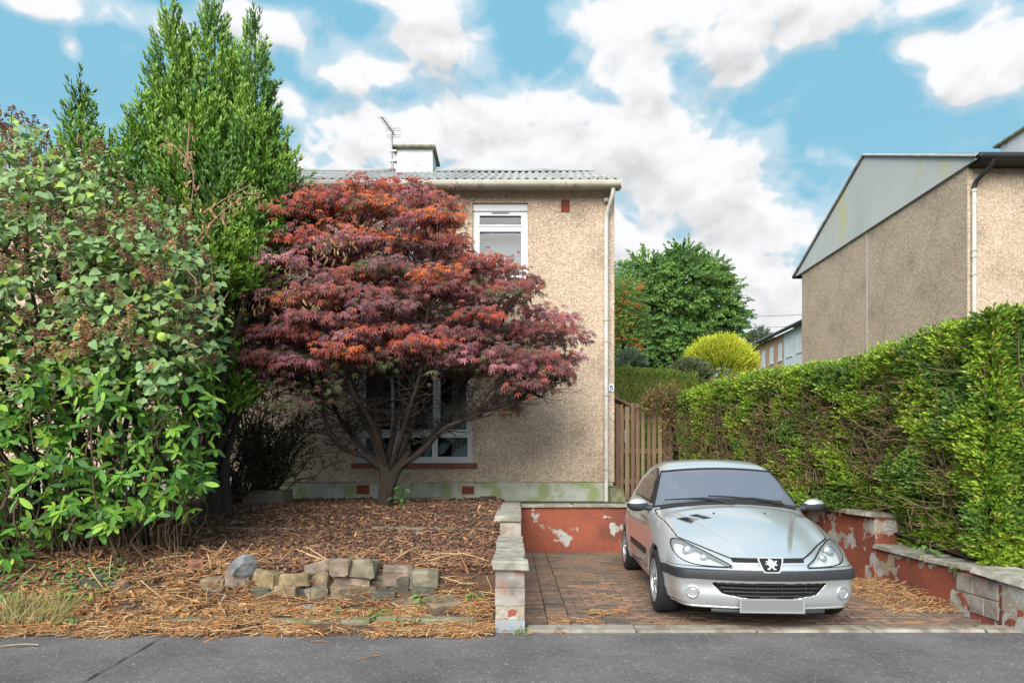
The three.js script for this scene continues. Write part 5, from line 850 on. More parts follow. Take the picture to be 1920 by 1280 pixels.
// ---- rhododendron below it
{
  const r = rng(471), rh = thing('rhododendron_bush', 'low rhododendron with long green leaves in whorls above the verge', 'shrub', null, V(-4.1, 0.40, -6.8)), O = rh.position, T1 = new THREE.Matrix4().makeTranslation(-O.x, -O.y, -O.z);
  const PAL = [[0.078, 0.195, 0.026], [0.111, 0.240, 0.031], [0.055, 0.143, 0.029], [0.182, 0.312, 0.034], [0.072, 0.163, 0.049]].map((c) => lin(...c)), items = [], twigs = [];
  const right = (py) => along([[640, 330], [700, 395], [790, 412], [860, 400], [930, 395], [980, 330], [1040, 110]], py), bottom = (px) => along([[-160, 1065], [60, 1045], [120, 1000], [250, 990], [320, 965], [400, 950]], px);
  let n = 0;
  while (n < 1120) {
    const py = 640 + 410 * r(), px = -300 + 715 * r(); if (px > right(py) || py > bottom(px)) continue; n++;
    const back = r(), d = 6.15 + 1.5 * Math.pow(back, 1.4) + smooth(250, 410, px) * 0.35 + 0.3 * smooth(740, 640, py) + 0.12 * n2(px * 0.02, py * 0.02), c = at(px, py, d), ax = V((r() - 0.5) * 1.7, 0.15 + 0.9 * r(), 0.1 + 0.9 * r()).normalize(), e1 = V(1, 0, 0).cross(ax).normalize(), e2 = ax.clone().cross(e1), cnt = 3 + (r() * 7 | 0), young = r() < 0.22, a0 = r() * 6, main = young ? 3 : r() < 0.45 ? 0 : r() < 0.6 ? 1 : r() < 0.5 ? 2 : 4;
    for (let i = 0; i < cnt; i++) { const a = a0 + i / cnt * 6.28 + (r() - 0.5) * 0.4, lift = 0.7 - 1.5 * r(), dir = e1.clone().multiplyScalar(Math.cos(a)).addScaledVector(e2, Math.sin(a)).addScaledVector(ax, lift).add(V(0, -0.35 * r(), 0)); const s = 0.07 + 0.10 * r(), k = r() < 0.62 ? main : r() * 5 | 0; items.push({ m: pose(c, dir, ax, s), c: jig(PAL[k], r, 0.18), k, s }); }
    const b = at(160 + (px - 130) * 0.75, 0, d + 0.25 + 0.4 * r()); b.y = gardenY(b.x, -b.z) - 0.03; if (r() < 0.16) twigs.push(tube(wander(b.sub(O), c.clone().sub(O), r, 0.16, 5), [0.013, 0.005], 5));
  }
  for (let i = 0; i < 420; i++) { const c = at(-150 + 500 * r(), 600 + 370 * r(), 7.3 + 1.0 * r()), ax = V(r() - 0.5, 0.6, 0.6 * r()); for (let j = 0; j < 7; j++) { const o = ball(r), s = 0.09 + 0.08 * r(), k = r() * 5 | 0; items.push({ m: pose(c.clone().addScaledVector(o, 0.12), o, ax, s), c: jig(PAL[k], r, 0.18), k, s }); } }
  for (let i = 0; i < 60; i++) { const px = -60 + 420 * r(), d = 6.35 + 0.7 * r(), b = at(px, 0, d); b.y = gardenY(b.x, d); const e = b.clone().add(V((r() - 0.5) * 0.35, 0.2 + 0.5 * r(), (r() - 0.3) * 0.25)); twigs.push(tube(wander(b.sub(O), e.sub(O), r, 0.1, 3), [0.006, 0.003], 4)); }
  mesh('stems', twigs, M.stemBrown, rh).userData.kind = 'stuff';
  const g = new THREE.Group(); g.name = 'crown'; rh.add(g); g.applyMatrix4(T1);
  leaves(g, leafG(OBLONG, 0.22, 0.16), (o) => glossy({ ...o, roughness: 0.58, specularIntensity: 0.45 }), PAL, items, 300);
}

// ---- dark twiggy shrub in a trough under the maple
{
  const r = rng(491), d = 10.2, c = at(500, 938, d), p = thing('planter_shrub', 'dark straggly evergreen shrub in a square trough against the house plinth', 'shrub', null, V(c.x, 0.74, -d));
  const tr = []; for (const [a, b, e, f] of [[-0.33, 0.33, 0.2, 0.225], [-0.33, 0.33, -0.225, -0.2], [-0.33, -0.305, -0.2, 0.2], [0.305, 0.33, -0.2, 0.2]]) tr.push(box(a, b, 0, 0.23, e, f)); tr.push(box(-0.3, 0.3, 0.02, 0.18, -0.195, 0.195)); mesh('planter', tr, M.weathered, p);
  const twigs = [], items = [];
  for (let i = 0; i < 64; i++) { const a = r() * 6.28, b = V((r() - 0.5) * 0.3, 0.17, (r() - 0.5) * 0.2), h = 0.9 + 1.2 * r(), e = V(Math.cos(a) * (0.25 + 0.95 * r()), h * (0.6 + 0.4 * r()), Math.sin(a) * 0.4), w = wander(b, e, r, 0.09, 5); twigs.push(tube(w, [0.013, 0.004], 5));
    for (let k = 0; k < 7; k++) { const s = w[3 + (r() * (w.length - 3) | 0)], f = s.clone().add(V((r() - 0.5) * 0.5, (r() - 0.2) * 0.35, (r() - 0.5) * 0.4)); twigs.push(tube(wander(s, f, r, 0.1, 2), [0.005, 0.002], 3)); for (let j = 0; j < 4; j++) items.push({ m: pose(s.clone().lerp(f, r()), ball(r), ball(r), 0.9 + 0.5 * r()), c: jig(lin(0.05, 0.085, 0.025), r, 0.4) }); } }
  mesh('stems', twigs, M.barkDark, p).userData.kind = 'stuff';
  stuff(p, 'crown', shootG(492, 4, 0.06, null, 0.042, 0.9, 0.3), glossy({ vertexColors: true, roughness: 0.6 }), items);
  // its neighbour, a bare dark bush against the wall
  const b2 = thing('bare_bush', 'leafless dark bush tangled between the bay trunks and the house wall', 'shrub', null, V(at(435, 0, 10).x, 0.74, -10)), t2 = [], i2 = [];
  for (let i = 0; i < 34; i++) { const a = r() * 6.28, e = V(Math.cos(a) * (0.3 + 0.9 * r()) + 0.25, 0.7 + 2.0 * r(), Math.sin(a) * 0.5), w = wander(V((r() - 0.5) * 0.3, -0.03, 0), e, r, 0.09, 5); t2.push(tube(w, [0.018, 0.004], 5)); for (let k = 0; k < 8; k++) { const s = w[3 + (r() * (w.length - 3) | 0)], f = s.clone().add(V((r() - 0.3) * 0.8, (r() - 0.3) * 0.5, (r() - 0.5) * 0.4)); t2.push(tube(wander(s, f, r, 0.1, 3), [0.006, 0.002], 3)); for (let j = 0; j < 3; j++) i2.push({ m: pose(s.clone().lerp(f, r()), ball(r), ball(r), 1 + 0.5 * r()), c: jig(lin(0.045, 0.075, 0.02), r, 0.4) }); } }
  mesh('stems', t2, M.barkDark, b2).userData.kind = 'stuff';
  stuff(b2, 'crown', shootG(493, 4, 0.06, null, 0.042, 0.9, 0.3), glossy({ vertexColors: true, roughness: 0.6 }), i2);
}

// ---- privet hedge on the right: lush end to the road, twiggy side to the drive
{
  const r = rng(501), hedge = thing('privet_hedge', 'tall clipped green privet hedge along the driveway wall, twiggy and bare on its flank', 'hedge', null, V(4.6, 0.42, -7)), O = hedge.position;
  const sideX = (d) => along([[5.9, 4.40], [6.05, 4.38], [7.6, 4.27], [9.2, 3.77], [11.5, 2.97]], d), topAt = (d) => along([[5.9, 2.74], [6.3, 2.74], [8.3, 2.61], [9.85, 2.68], [11.1, 2.60], [11.7, 2.52]], d), botAt = (d) => along([[5.9, 0.46], [7.6, 0.44], [7.9, 0.80], [11.7, 0.82]], d), normX = (d) => { const s = (sideX(d + 0.1) - sideX(d - 0.1)) / 0.2; return V(-1, 0, -s).normalize(); };
  const PAL = [[0.185, 0.285, 0.028], [0.135, 0.24, 0.028], [0.23, 0.33, 0.032], [0.10, 0.175, 0.03], [0.29, 0.29, 0.06]].map((c) => lin(...c));
  const items = [], twigs = [];
  const add = (p, out, k, s) => items.push({ m: pose(p.sub(O), V(out.x + (r() - 0.5) * 1.2, out.y + 0.45 + (r() - 0.5) * 1.0, out.z + (r() - 0.5) * 1.2), ball(r), s), c: jig(PAL[k], r, 0.28) });
  const bare = (d, v) => { const q = n2(d * 0.75 + 3, v * 1.7) * 0.6 + n2(d * 2.1, v * 3) * 0.35; return clamp(smooth(-0.35, 0.2, q) * smooth(0.93, 0.80, v) * smooth(0.05, 0.22, v) * smooth(6.15, 6.6, d) * (0.55 + 0.45 * smooth(6.2, 7.5, d)) + 0.5 * smooth(0.86, 0.76, v) * smooth(8.6, 10.4, d) * smooth(0.2, 0.4, v)); };
  const tone = (a, b) => { const q = n2(a * 1.3, b * 1.3); return q > 0.35 ? 2 : q < -0.4 ? 3 : r() < 0.12 ? 4 : r() < 0.5 ? 0 : 1; };
  for (let i = 0; i < 23000; i++) { // the flank
    const d = 6.0 + 5.6 * Math.pow(r(), 1.15), v = r(), b = bare(d, v); if (r() < b * 0.80) continue;
    const y = lerp(botAt(d), topAt(d), v), nrm = normX(d), bulge = 0.10 * n3(d * 1.5, y * 1.7, 2) + 0.05 * n3(d * 4, y * 4, 5) - 0.14 * b - 0.16 * Math.pow(r(), 2) - 0.26 * smooth(0.30, 0.06, v) * smooth(8.5, 7.9, d) * smooth(6.0, 6.5, d);
    const p = V(sideX(d) + nrm.x * bulge, y + smooth(0.9, 1, v) * 0.03 * n2(d * 5, 1), -d + nrm.z * bulge); add(p, nrm, b > 0.45 && r() < 0.2 ? 4 : tone(d, y), 0.8 + 0.5 * r());
  }
  for (let i = 0; i < 14000; i++) { // the end to the road, going on along the pavement
    const x = 4.36 + 3.2 * Math.pow(r(), 1.3), v = r(), y = lerp(0.44, 2.74, v), bulge = 0.05 * n3(x * 2, y * 2, 8) - 0.13 * Math.pow(r(), 2); const lip = v < 0.1 ? 0 : 0.02;
    add(V(x, y, -5.98 + bulge + lip), V(0, 0, 1), tone(x + 20, y), 0.95 + 0.5 * r());
  }
  for (let i = 0; i < 4200; i++) { const d = 5.95 + 5.7 * r(), t = r(); add(V(sideX(d) + 0.06 + 0.85 * t, topAt(d) + 0.03 * n2(d * 4, t * 4) - 0.05 * r(), -d), V(0, 0.2, 0), tone(d, t), 0.9 + 0.4 * r()); }
  for (let i = 0; i < 1500; i++) { const x = 4.9 + 3 * r(); add(V(x, 2.74 - 0.05 * r(), -5.98 - 0.9 * r()), V(0, 0.2, 0), tone(x, 3), 0.9 + 0.4 * r()); }
  stuff(hedge, 'foliage', shootG(502, 9, 0.095, null, 0.043, 0.9, 0.3), glossy({ vertexColors: true, roughness: 0.48 }), items);
  for (let i = 0; i < 3600; i++) { // cut and bare twigs
    const d = 6.2 + 5.3 * r(), v = r(); if (r() > 0.10 + bare(d, v) * 0.95) continue;
    const y = lerp(botAt(d), topAt(d), v), nrm = normX(d), a = V(sideX(d) - nrm.x * (0.12 * r() - 0.04), y, -d - nrm.z * 0.1).sub(O), L = 0.14 + 0.32 * r(), e = a.clone().addScaledVector(nrm, 0.05 + 0.13 * r()).add(V(0, (r() - 0.45) * L * 0.7, (r() < 0.7 ? 1 : -1) * L * (0.5 + 0.5 * r())));
    twigs.push(tube(wander(a, e, r, 0.09, 2), [0.0065, 0.0025], 3));
  }
  mesh('twigs', twigs, M.twig, hedge).userData.kind = 'stuff';
  // branches and leaves through the depth of the hedge
  const wood = []; for (let i = 0; i < 900; i++) { const d = 6.1 + 5.4 * r(), b = V(sideX(d) + 0.25 + 0.5 * r(), botAt(d) - 0.05, -d).sub(O), e = b.clone().add(V((r() - 0.65) * 0.7, (topAt(d) - botAt(d)) * (0.4 + 0.55 * r()), (r() - 0.5) * 0.8)); wood.push(tube(wander(b, e, r, 0.07, 4), [0.016, 0.005], 4)); }
  for (let i = 0; i < 260; i++) { const x = 4.6 + 3 * r(), b = V(x, 0.4, -6.2 - 0.4 * r()).sub(O), e = b.clone().add(V((r() - 0.5) * 0.7, 1 + 1.2 * r(), (r() - 0.3) * 0.4)); wood.push(tube(wander(b, e, r, 0.07, 4), [0.016, 0.005], 4)); }
  mesh('branches', wood, M.stemBrown, hedge).userData.kind = 'stuff';
  const inner = []; const addIn = (p) => inner.push({ m: pose(p.sub(O), ball(r), ball(r), 0.9 + 0.5 * r()), c: jig(PAL[r() * 4 | 0], r, 0.28) });
  for (let i = 0; i < 9000; i++) { const d = 6.1 + 5.5 * r(), v = r(), u = r(); addIn(V(sideX(d) + 0.22 + 0.7 * u, lerp(botAt(d), topAt(d) - 0.03, v), -d)); }
  for (let i = 0; i < 3500; i++) addIn(V(4.6 + 3 * r(), lerp(0.45, 2.75, r()), -6.12 - 0.75 * r()));
  stuff(hedge, 'inner_foliage', shootG(504, 7, 0.13, null, 0.058, 0.9, 0.3), glossy({ vertexColors: true, roughness: 0.5 }), inner);
  // brown conifer growing over the gate
  const c = thing('brown_conifer', 'browned conifer foliage arching over the side gate from the hedge end', 'shrub', null, V(2.95, 0.8, -12)), ci = [], P2 = [[0.30, 0.18, 0.07], [0.38, 0.25, 0.10], [0.20, 0.21, 0.04], [0.19, 0.105, 0.05]].map((q) => lin(...q));
  for (let i = 0; i < 1500; i++) { const px = 1196 + 74 * r(), py = 728 + 150 * r() * r(), top = along([[1195, 762], [1215, 738], [1260, 728]], px); if (py < top || (px < 1240 && py > 775)) continue; const p = at(px, py, 11.5 + 0.9 * Math.pow(r(), 1.5)); ci.push({ m: pose(p.sub(c.position), V((r() - 0.7), (r() - 0.25), 0.5 + r() * 0.5), ball(r), 0.7 + 0.6 * r()), c: jig(P2[r() * (py < 760 ? 3 : 4) | 0], r, 0.3) }); }
  stuff(c, 'foliage', shootG(503, 10, 0.16, null, 0.055, 0.5, 0.35, LANCE), leafMat({ vertexColors: true }), ci);
  mesh('trunk', tube([V(0.15, -0.1, -0.3), V(0.1, 0.8, -0.2), V(-0.1, 1.7, 0)], [0.06, 0.03], 7), M.bark, c);
}

// ---- beyond the gate
function lobed(name, label, d, lobes, n, geo, pal, trunk, mat, group) {
  const r = rng(d * 97 | 0), c = at(trunk[0], 0, d), gy = hillY(c.x, d), t = thing(name, label, 'tree', group, V(c.x, gy - 0.1, -d)), O = t.position, items = [], area = lobes.reduce((s, l) => s + l[2] * l[2], 0), lim = [];
  for (const [px, py, R] of lobes) {
    const o = at(px, py, d), rad = R / F * d; lim.push(tube(wander(V(0, trunk[1] * 0.55, 0), o.clone().sub(O), r, 0.08, 4), [trunk[2] * 0.5, 0.02], 6));
    for (let i = 0; i < n * R * R / area; i++) { const v = ball(r).normalize(), q = Math.pow(r(), 0.33), k = (0.55 + 0.45 * q) * (0.84 + 0.34 * n3(v.x * 2 + px, v.y * 2, v.z * 2)), p = o.clone().add(V(v.x * rad * k, v.y * rad * k * 0.95, v.z * rad * k)); const cl = n3(p.x * 0.9, p.y * 0.9, p.z * 0.9), ki = clamp(Math.floor((cl + 0.7) / 1.4 * pal.length + (r() - 0.5) * 1.2), 0, pal.length - 1); items.push({ m: pose(p.sub(O), V(v.x + (r() - 0.5) * 0.8, v.y * 0.6 - 0.15 + (r() - 0.5) * 0.7, v.z + (r() - 0.5) * 0.8), V(v.x, v.y + 0.8, v.z), 0.75 + 0.5 * r()), c: jig(lin(...pal[ki]), r, 0.25) }); }
  }
  mesh('trunk', tube([V(0, -0.2, 0), V(0.05, trunk[1] * 0.5, 0), V(0, trunk[1], 0)], [trunk[2] * 1.2, trunk[2] * 0.6], 9), M.barkDark, t); lim.forEach((g) => mesh('limb', g, M.barkDark, t));
  stuff(t, 'crown', geo, mat, items); return t;
}
{
  const G = [[0.085, 0.19, 0.035], [0.11, 0.235, 0.04], [0.145, 0.285, 0.045], [0.19, 0.33, 0.05]], lm = leafMat({ vertexColors: true, transmission: 0.2 });
  lobed('broadleaf_tree', 'large rounded green tree rising behind the gate and yellow conifer', 28, [[1275, 545, 82], [1210, 540, 62], [1335, 560, 55], [1280, 505, 44], [1225, 620, 75], [1315, 630, 62], [1362, 615, 30], [1365, 650, 30], [1330, 510, 30], [1180, 590, 50], [1270, 660, 70], [1200, 665, 60], [1375, 590, 20]], 5200, shootG(521, 12, 0.42, null, 0.17, 1.0, 0.35), G, [1272, 3.4, 0.28], lm);
  const row = lobed('rowan_tree', 'rowan with orange berries at the house corner', 22, [[1165, 560, 40], [1178, 620, 36], [1165, 660, 38], [1190, 585, 22], [1140, 600, 50]], 2300, shootG(522, 12, 0.26, null, 0.09, 1.1, 0.35, LANCE), [[0.10, 0.18, 0.03], [0.15, 0.24, 0.035], [0.20, 0.27, 0.04]], [1160, 2.2, 0.10], lm);
  const r = rng(523), ber = []; for (let i = 0; i < 26; i++) { const p = at(1157 + 48 * r(), 530 + 140 * r(), 21.15 + 0.3 * r()).sub(row.position); ber.push({ m: pose(p, V(0, -1, 0), V(0, 0, 1), 0.8 + 0.6 * r()), c: jig(lin(0.42, 0.10, 0.015), r, 0.3) }); }
  const bl = []; for (let i = 0; i < 14; i++) { const s = new THREE.OctahedronGeometry(0.017, 1); s.translate((r() - 0.5) * 0.14, (r() - 0.5) * 0.08, (r() - 0.5) * 0.14); bl.push(s); } stuff(row, 'berries', merge(bl), std({ roughness: 0.5 }), ber);
  lobed('distant_tree', 'small greyish tree far up the slope beside the terrace roof', 75, [[1425, 640, 22], [1412, 655, 18], [1440, 655, 16]], 900, shootG(524, 10, 0.6, null, 0.3, 1.0, 0.3), [[0.10, 0.135, 0.085], [0.13, 0.165, 0.10]], [1425, 3, 0.2], lm);
  lobed('distant_tree', 'low distant green tree between the big tree and the terrace', 60, [[1395, 672, 18], [1412, 682, 14]], 500, shootG(525, 10, 0.5, null, 0.25, 1.0, 0.3), [[0.05, 0.10, 0.03], [0.07, 0.13, 0.04]], [1395, 2, 0.2], lm);
  // clipped hedge, variegated bush, golden conifer
  const bh = thing('clipped_hedge', 'soft light green clipped hedge behind the side gate', 'hedge', null, V(2.6, 1.1, -15.6)), it = [];
  for (let i = 0; i < 8000; i++) { const x = 2.2 + 2.1 * r(), f = r(), top = 3.46 - 0.10 * smooth(3.2, 4.3, x) + 0.06 * n2(x * 3, 2), p = f < 0.5 ? V(x, 1.2 + (top - 1.2) * Math.pow(r(), 0.7), -15.3 + 0.06 * n2(x * 4, 7) - 0.1 * r()) : f < 0.75 ? V(x, top - 0.06 * r(), -15.35 - 0.8 * r()) : V(x, lerp(1.2, top, r()), -15.4 - 0.7 * r()); it.push({ m: pose(p.sub(bh.position), V((r() - 0.5), 0.6 + r() * 0.6, 0.3 + r() * 0.5), ball(r), 0.8 + 0.5 * r()), c: jig(r() < 0.5 ? lin(0.29, 0.36, 0.05) : lin(0.20, 0.29, 0.045), r, 0.25) }); }
  stuff(bh, 'foliage', shootG(531, 12, 0.15, null, 0.045, 0.4, 0.3, LANCE), lm, it);
  for (let i = 0; i < 40; i++) { const x = -0.35 + 2.0 * r(); mesh('stem', tube([V(x, -0.1, -0.2 * r()), V(x + 0.2 * (r() - 0.5), 1.1, -0.3 * r()), V(x + 0.4 * (r() - 0.5), 2.1, -0.4 * r())], [0.02, 0.006], 4), M.stemBrown, bh); }
  const dome = (name, label, d, px, py, rx, ry, n, geo, cols, upr, mat) => { const c = at(px, py, d), base = hillY(c.x, d), t = thing(name, label, 'shrub', null, V(c.x, base - 0.05, -d)), list = [], R = rx / F * d, H = ry / F * d; for (let i = 0; i < n; i++) { const v = ball(r).normalize(), k = 0.8 + 0.25 * Math.pow(r(), 0.5) + 0.05 * n3(v.x * 3, v.y * 3, v.z * 3 + px); const w = v.y > 0 ? 1 : 0.92 / Math.hypot(v.x, v.z), p = V(c.x + v.x * R * k * w, v.y > 0 ? c.y + v.y * H * k : lerp(c.y, base, -v.y), -d + v.z * R * k * w); list.push({ m: pose(p.sub(t.position), V(v.x + (r() - 0.5) * 0.5, Math.abs(v.y) * 0.5 + upr + (r() - 0.5) * 0.4, v.z + (r() - 0.5) * 0.5), ball(r), 0.75 + 0.5 * r()), c: jig(lin(...cols[r() * cols.length | 0]), r, 0.2) }); } stuff(t, 'foliage', geo, mat, list); mesh('trunk', tube([V(0, -0.1, 0), V(0, (c.y - base) * 1.0, 0)], [0.08, 0.04], 6), M.barkDark, t); for (let k = 0; k < 5; k++) mesh('stem', tube([V(0, 0.3, 0), V(Math.cos(k * 1.26) * R * 0.6, (c.y - base), Math.sin(k * 1.26) * R * 0.6)], [0.03, 0.01], 5), M.barkDark, t); };
  dome('golden_conifer', 'bright yellow rounded conifer showing over the hedge top', 17.5, 1350, 697, 52, 50, 4600, shootG(532, 14, 0.26, null, 0.075, 0.3, 0.3, LANCE), [[0.50, 0.54, 0.03], [0.38, 0.46, 0.025], [0.58, 0.58, 0.04]], 0.6, lm);
  dome('variegated_bush', 'pale variegated dome-shaped bush left of the yellow conifer', 16, 1293, 706, 34, 26, 2000, shootG(533, 10, 0.12, null, 0.05, 0.8, 0.5), [[0.15, 0.19, 0.08], [0.24, 0.26, 0.13], [0.08, 0.13, 0.03]], 0.3, lm);
  dome('low_shrub', 'grey green shrub below the rowan at the house corner', 21, 1178, 690, 26, 26, 700, shootG(534, 10, 0.2, null, 0.09, 0.8, 0.4), [[0.10, 0.15, 0.09], [0.07, 0.12, 0.06]], 0.3, lm);
}

// ---------------------------------------------------------------- dry stone edging of the bed
{
  const stoneMat = (seed, a, b, s, sh = 0.56) => std({ map: concreteTex(seed, 0.5, a, b, s, sh), bumpMap: roughBump, bumpScale: 0.035, roughness: 0.95 });
  const SM = {
    y: stoneMat(601, [0.20, 0.14, 0.07], [0.34, 0.265, 0.145], [0.11, 0.095, 0.06], 0.5), t: stoneMat(602, [0.15, 0.105, 0.065], [0.30, 0.22, 0.14], [0.10, 0.08, 0.055], 0.5), p: stoneMat(603, [0.165, 0.115, 0.085], [0.29, 0.215, 0.165], [0.12, 0.10, 0.075], 0.5),
    g: stoneMat(604, [0.10, 0.088, 0.058], [0.22, 0.195, 0.135], [0.27, 0.235, 0.17], 0.54), d: stoneMat(605, [0.055, 0.05, 0.036], [0.15, 0.135, 0.10], [0.08, 0.09, 0.04]), b: stoneMat(606, [0.085, 0.09, 0.095], [0.20, 0.205, 0.21], [0.25, 0.24, 0.22], 0.58), r: stoneMat(607, [0.26, 0.085, 0.045], [0.36, 0.14, 0.08], [0.14, 0.08, 0.06]),
  };
  const w = thing('dry_stone_edging', 'tumbled row of rough stones holding the front of the mulch bed', 'stone wall');
  const list = [[345, 505, 540, 595, 'y'], [535, 515, 705, 588, 'y'], [690, 505, 808, 600, 't'], [665, 455, 828, 520, 'p', 0.16], [812, 442, 925, 535, 'p'], [892, 442, 1052, 542, 'g'], [832, 540, 1030, 607, 'p', -0.05], [1030, 530, 1248, 642, 'd', -0.04], [1095, 483, 1258, 582, 'p', -0.05], [1250, 498, 1398, 596, 'g', -0.08], [812, 578, 1042, 655, 't', -0.06], [465, 580, 642, 645, 't'], [572, 592, 700, 660, 'd'], [668, 592, 782, 648, 'g'], [800, 622, 1000, 680, 'd'], [1036, 608, 1165, 655, 'd'], [1245, 588, 1375, 645, 'd'], [228, 503, 352, 600, 'p'], [105, 538, 240, 605, 't'], [380, 588, 480, 640, 'd'],
    [-560, 540, -430, 610, 'd'], [-420, 560, -300, 640, 'd']];
  list.forEach(([x0, y0, x1, y1, m, tilt = 0], i) => {
    const d = 6.02 + (y0 > 570 ? -0.02 : 0.05) + 0.03 * n2(i, 3), a = at(340 + x0 / 2.909, 900 + y0 / 2.909, d), b = at(340 + x1 / 2.909, 900 + y1 / 2.909, d), s = mesh('stone', stone((b.x - a.x) * 1.03, (a.y - b.y) * 1.06, 0.20 + 0.06 * n2(i, 9), 620 + i, 0.13, 3.4, 0.6), SM[m], w);
    s.position.set((a.x + b.x) / 2, (a.y + b.y) / 2, -d - 0.09); s.rotation.set(0.25 * n2(i * 1.7, 5), 0.5 * n2(i * 1.7, 7), tilt + 0.09 * n2(i * 1.7, 9));
  });
  const facet = (w, h, seed) => { const r = rng(seed), g = mergeVertices(new THREE.IcosahedronGeometry(0.5, 1).deleteAttribute('normal').deleteAttribute('uv'), 1e-4), p = g.attributes.position; for (let i = 0; i < p.count; i++) { const k = 0.86 + 0.34 * r(); p.setXYZ(i, p.getX(i) * w * k * 1.1, clamp(p.getY(i) * 1.15, -0.46, 0.46) * h * k * 1.1, p.getZ(i) * w * 0.85 * k); } const q = g.toNonIndexed(); q.computeVertexNormals(); return boxUV(q); };
  const loose = (name, label, x0, y0, x1, y1, d, m, rot, seed) => { const a = at(x0, y0, d), b = at(x1, y1, d), s = solo(name, m === 'b' ? facet(b.x - a.x, a.y - b.y, seed) : stone(b.x - a.x, a.y - b.y, (b.x - a.x) * 0.8, seed, 0.12, 2.6, 0.6), SM[m], label, 'stone'); s.position.set((a.x + b.x) / 2, (a.y + b.y) / 2, -d - 0.05); s.rotation.set(0.2, 0.5, rot); return s; };
  loose('boulder', 'angular blue grey boulder perched on the left end of the stone row', 430, 1045, 475, 1083, 6.08, 'b', 0.35, 681);
  loose('brick_piece', 'piece of red brick half sunk in litter left of the boulder', 350, 1052, 376, 1070, 6.25, 'r', 0.02, 682);
  loose('fallen_stone', 'squared mossy stone lying in dry grass near the block pillar', 795, 1126, 862, 1156, 5.82, 't', -0.08, 683);
  loose('flat_stone', 'flat grey stone sunk in dry grass below the stone row', 738, 1128, 782, 1142, 5.9, 'p', 0.05, 684);
  loose('verge_stone', 'small round grey stone lying among the straw of the verge', 565, 1139, 586, 1152, 5.75, 'b', 0, 685);
  // half-buried boards in the mulch and by the plinth
  const bd = [[430, 985, 620, 997, 'left'], [700, 995, 940, 1011, 'right']].map(([x0, y0, x1, y1], i) => { const a = at(x0, y0, 8.25), b = at(x1, y1, 8.1), g = box(-0.5, 0.5, -0.06, 0.06, -0.02, 0.02); const m = solo('edging_board', g, M.weathered, i ? 'half-buried pale board across the mulch ending at the block wall' : 'half-buried pale board across the mulch near the rhododendron', 'board'); const c = a.clone().add(b).multiplyScalar(0.5); m.position.set(c.x, gardenY(c.x, -c.z) - 0.032, c.z); m.scale.x = a.distanceTo(b); m.rotation.z = Math.atan2(b.y - a.y, b.x - a.x) * 0.35; m.rotation.y = 0.02; return m; });
  const pl = solo('timber_offcut', box(-0.42, 0.42, 0, 0.05, -0.05, 0.05, 0.006), M.weathered, 'grey timber offcut lying on the mulch right of the maple trunk', 'board'); pl.position.set(at(795, 0, 10.9).x, 0.765, -10.9); pl.rotation.y = 0.1;
  const bk = solo('loose_brick', box(-0.14, 0.14, 0, 0.075, -0.06, 0.06, 0.008), SM.d, 'dark loose brick on the soil below the right air brick', 'brick'); bk.position.set(at(915, 0, 11).x, 0.752, -11); bk.rotation.y = 0.15;
}

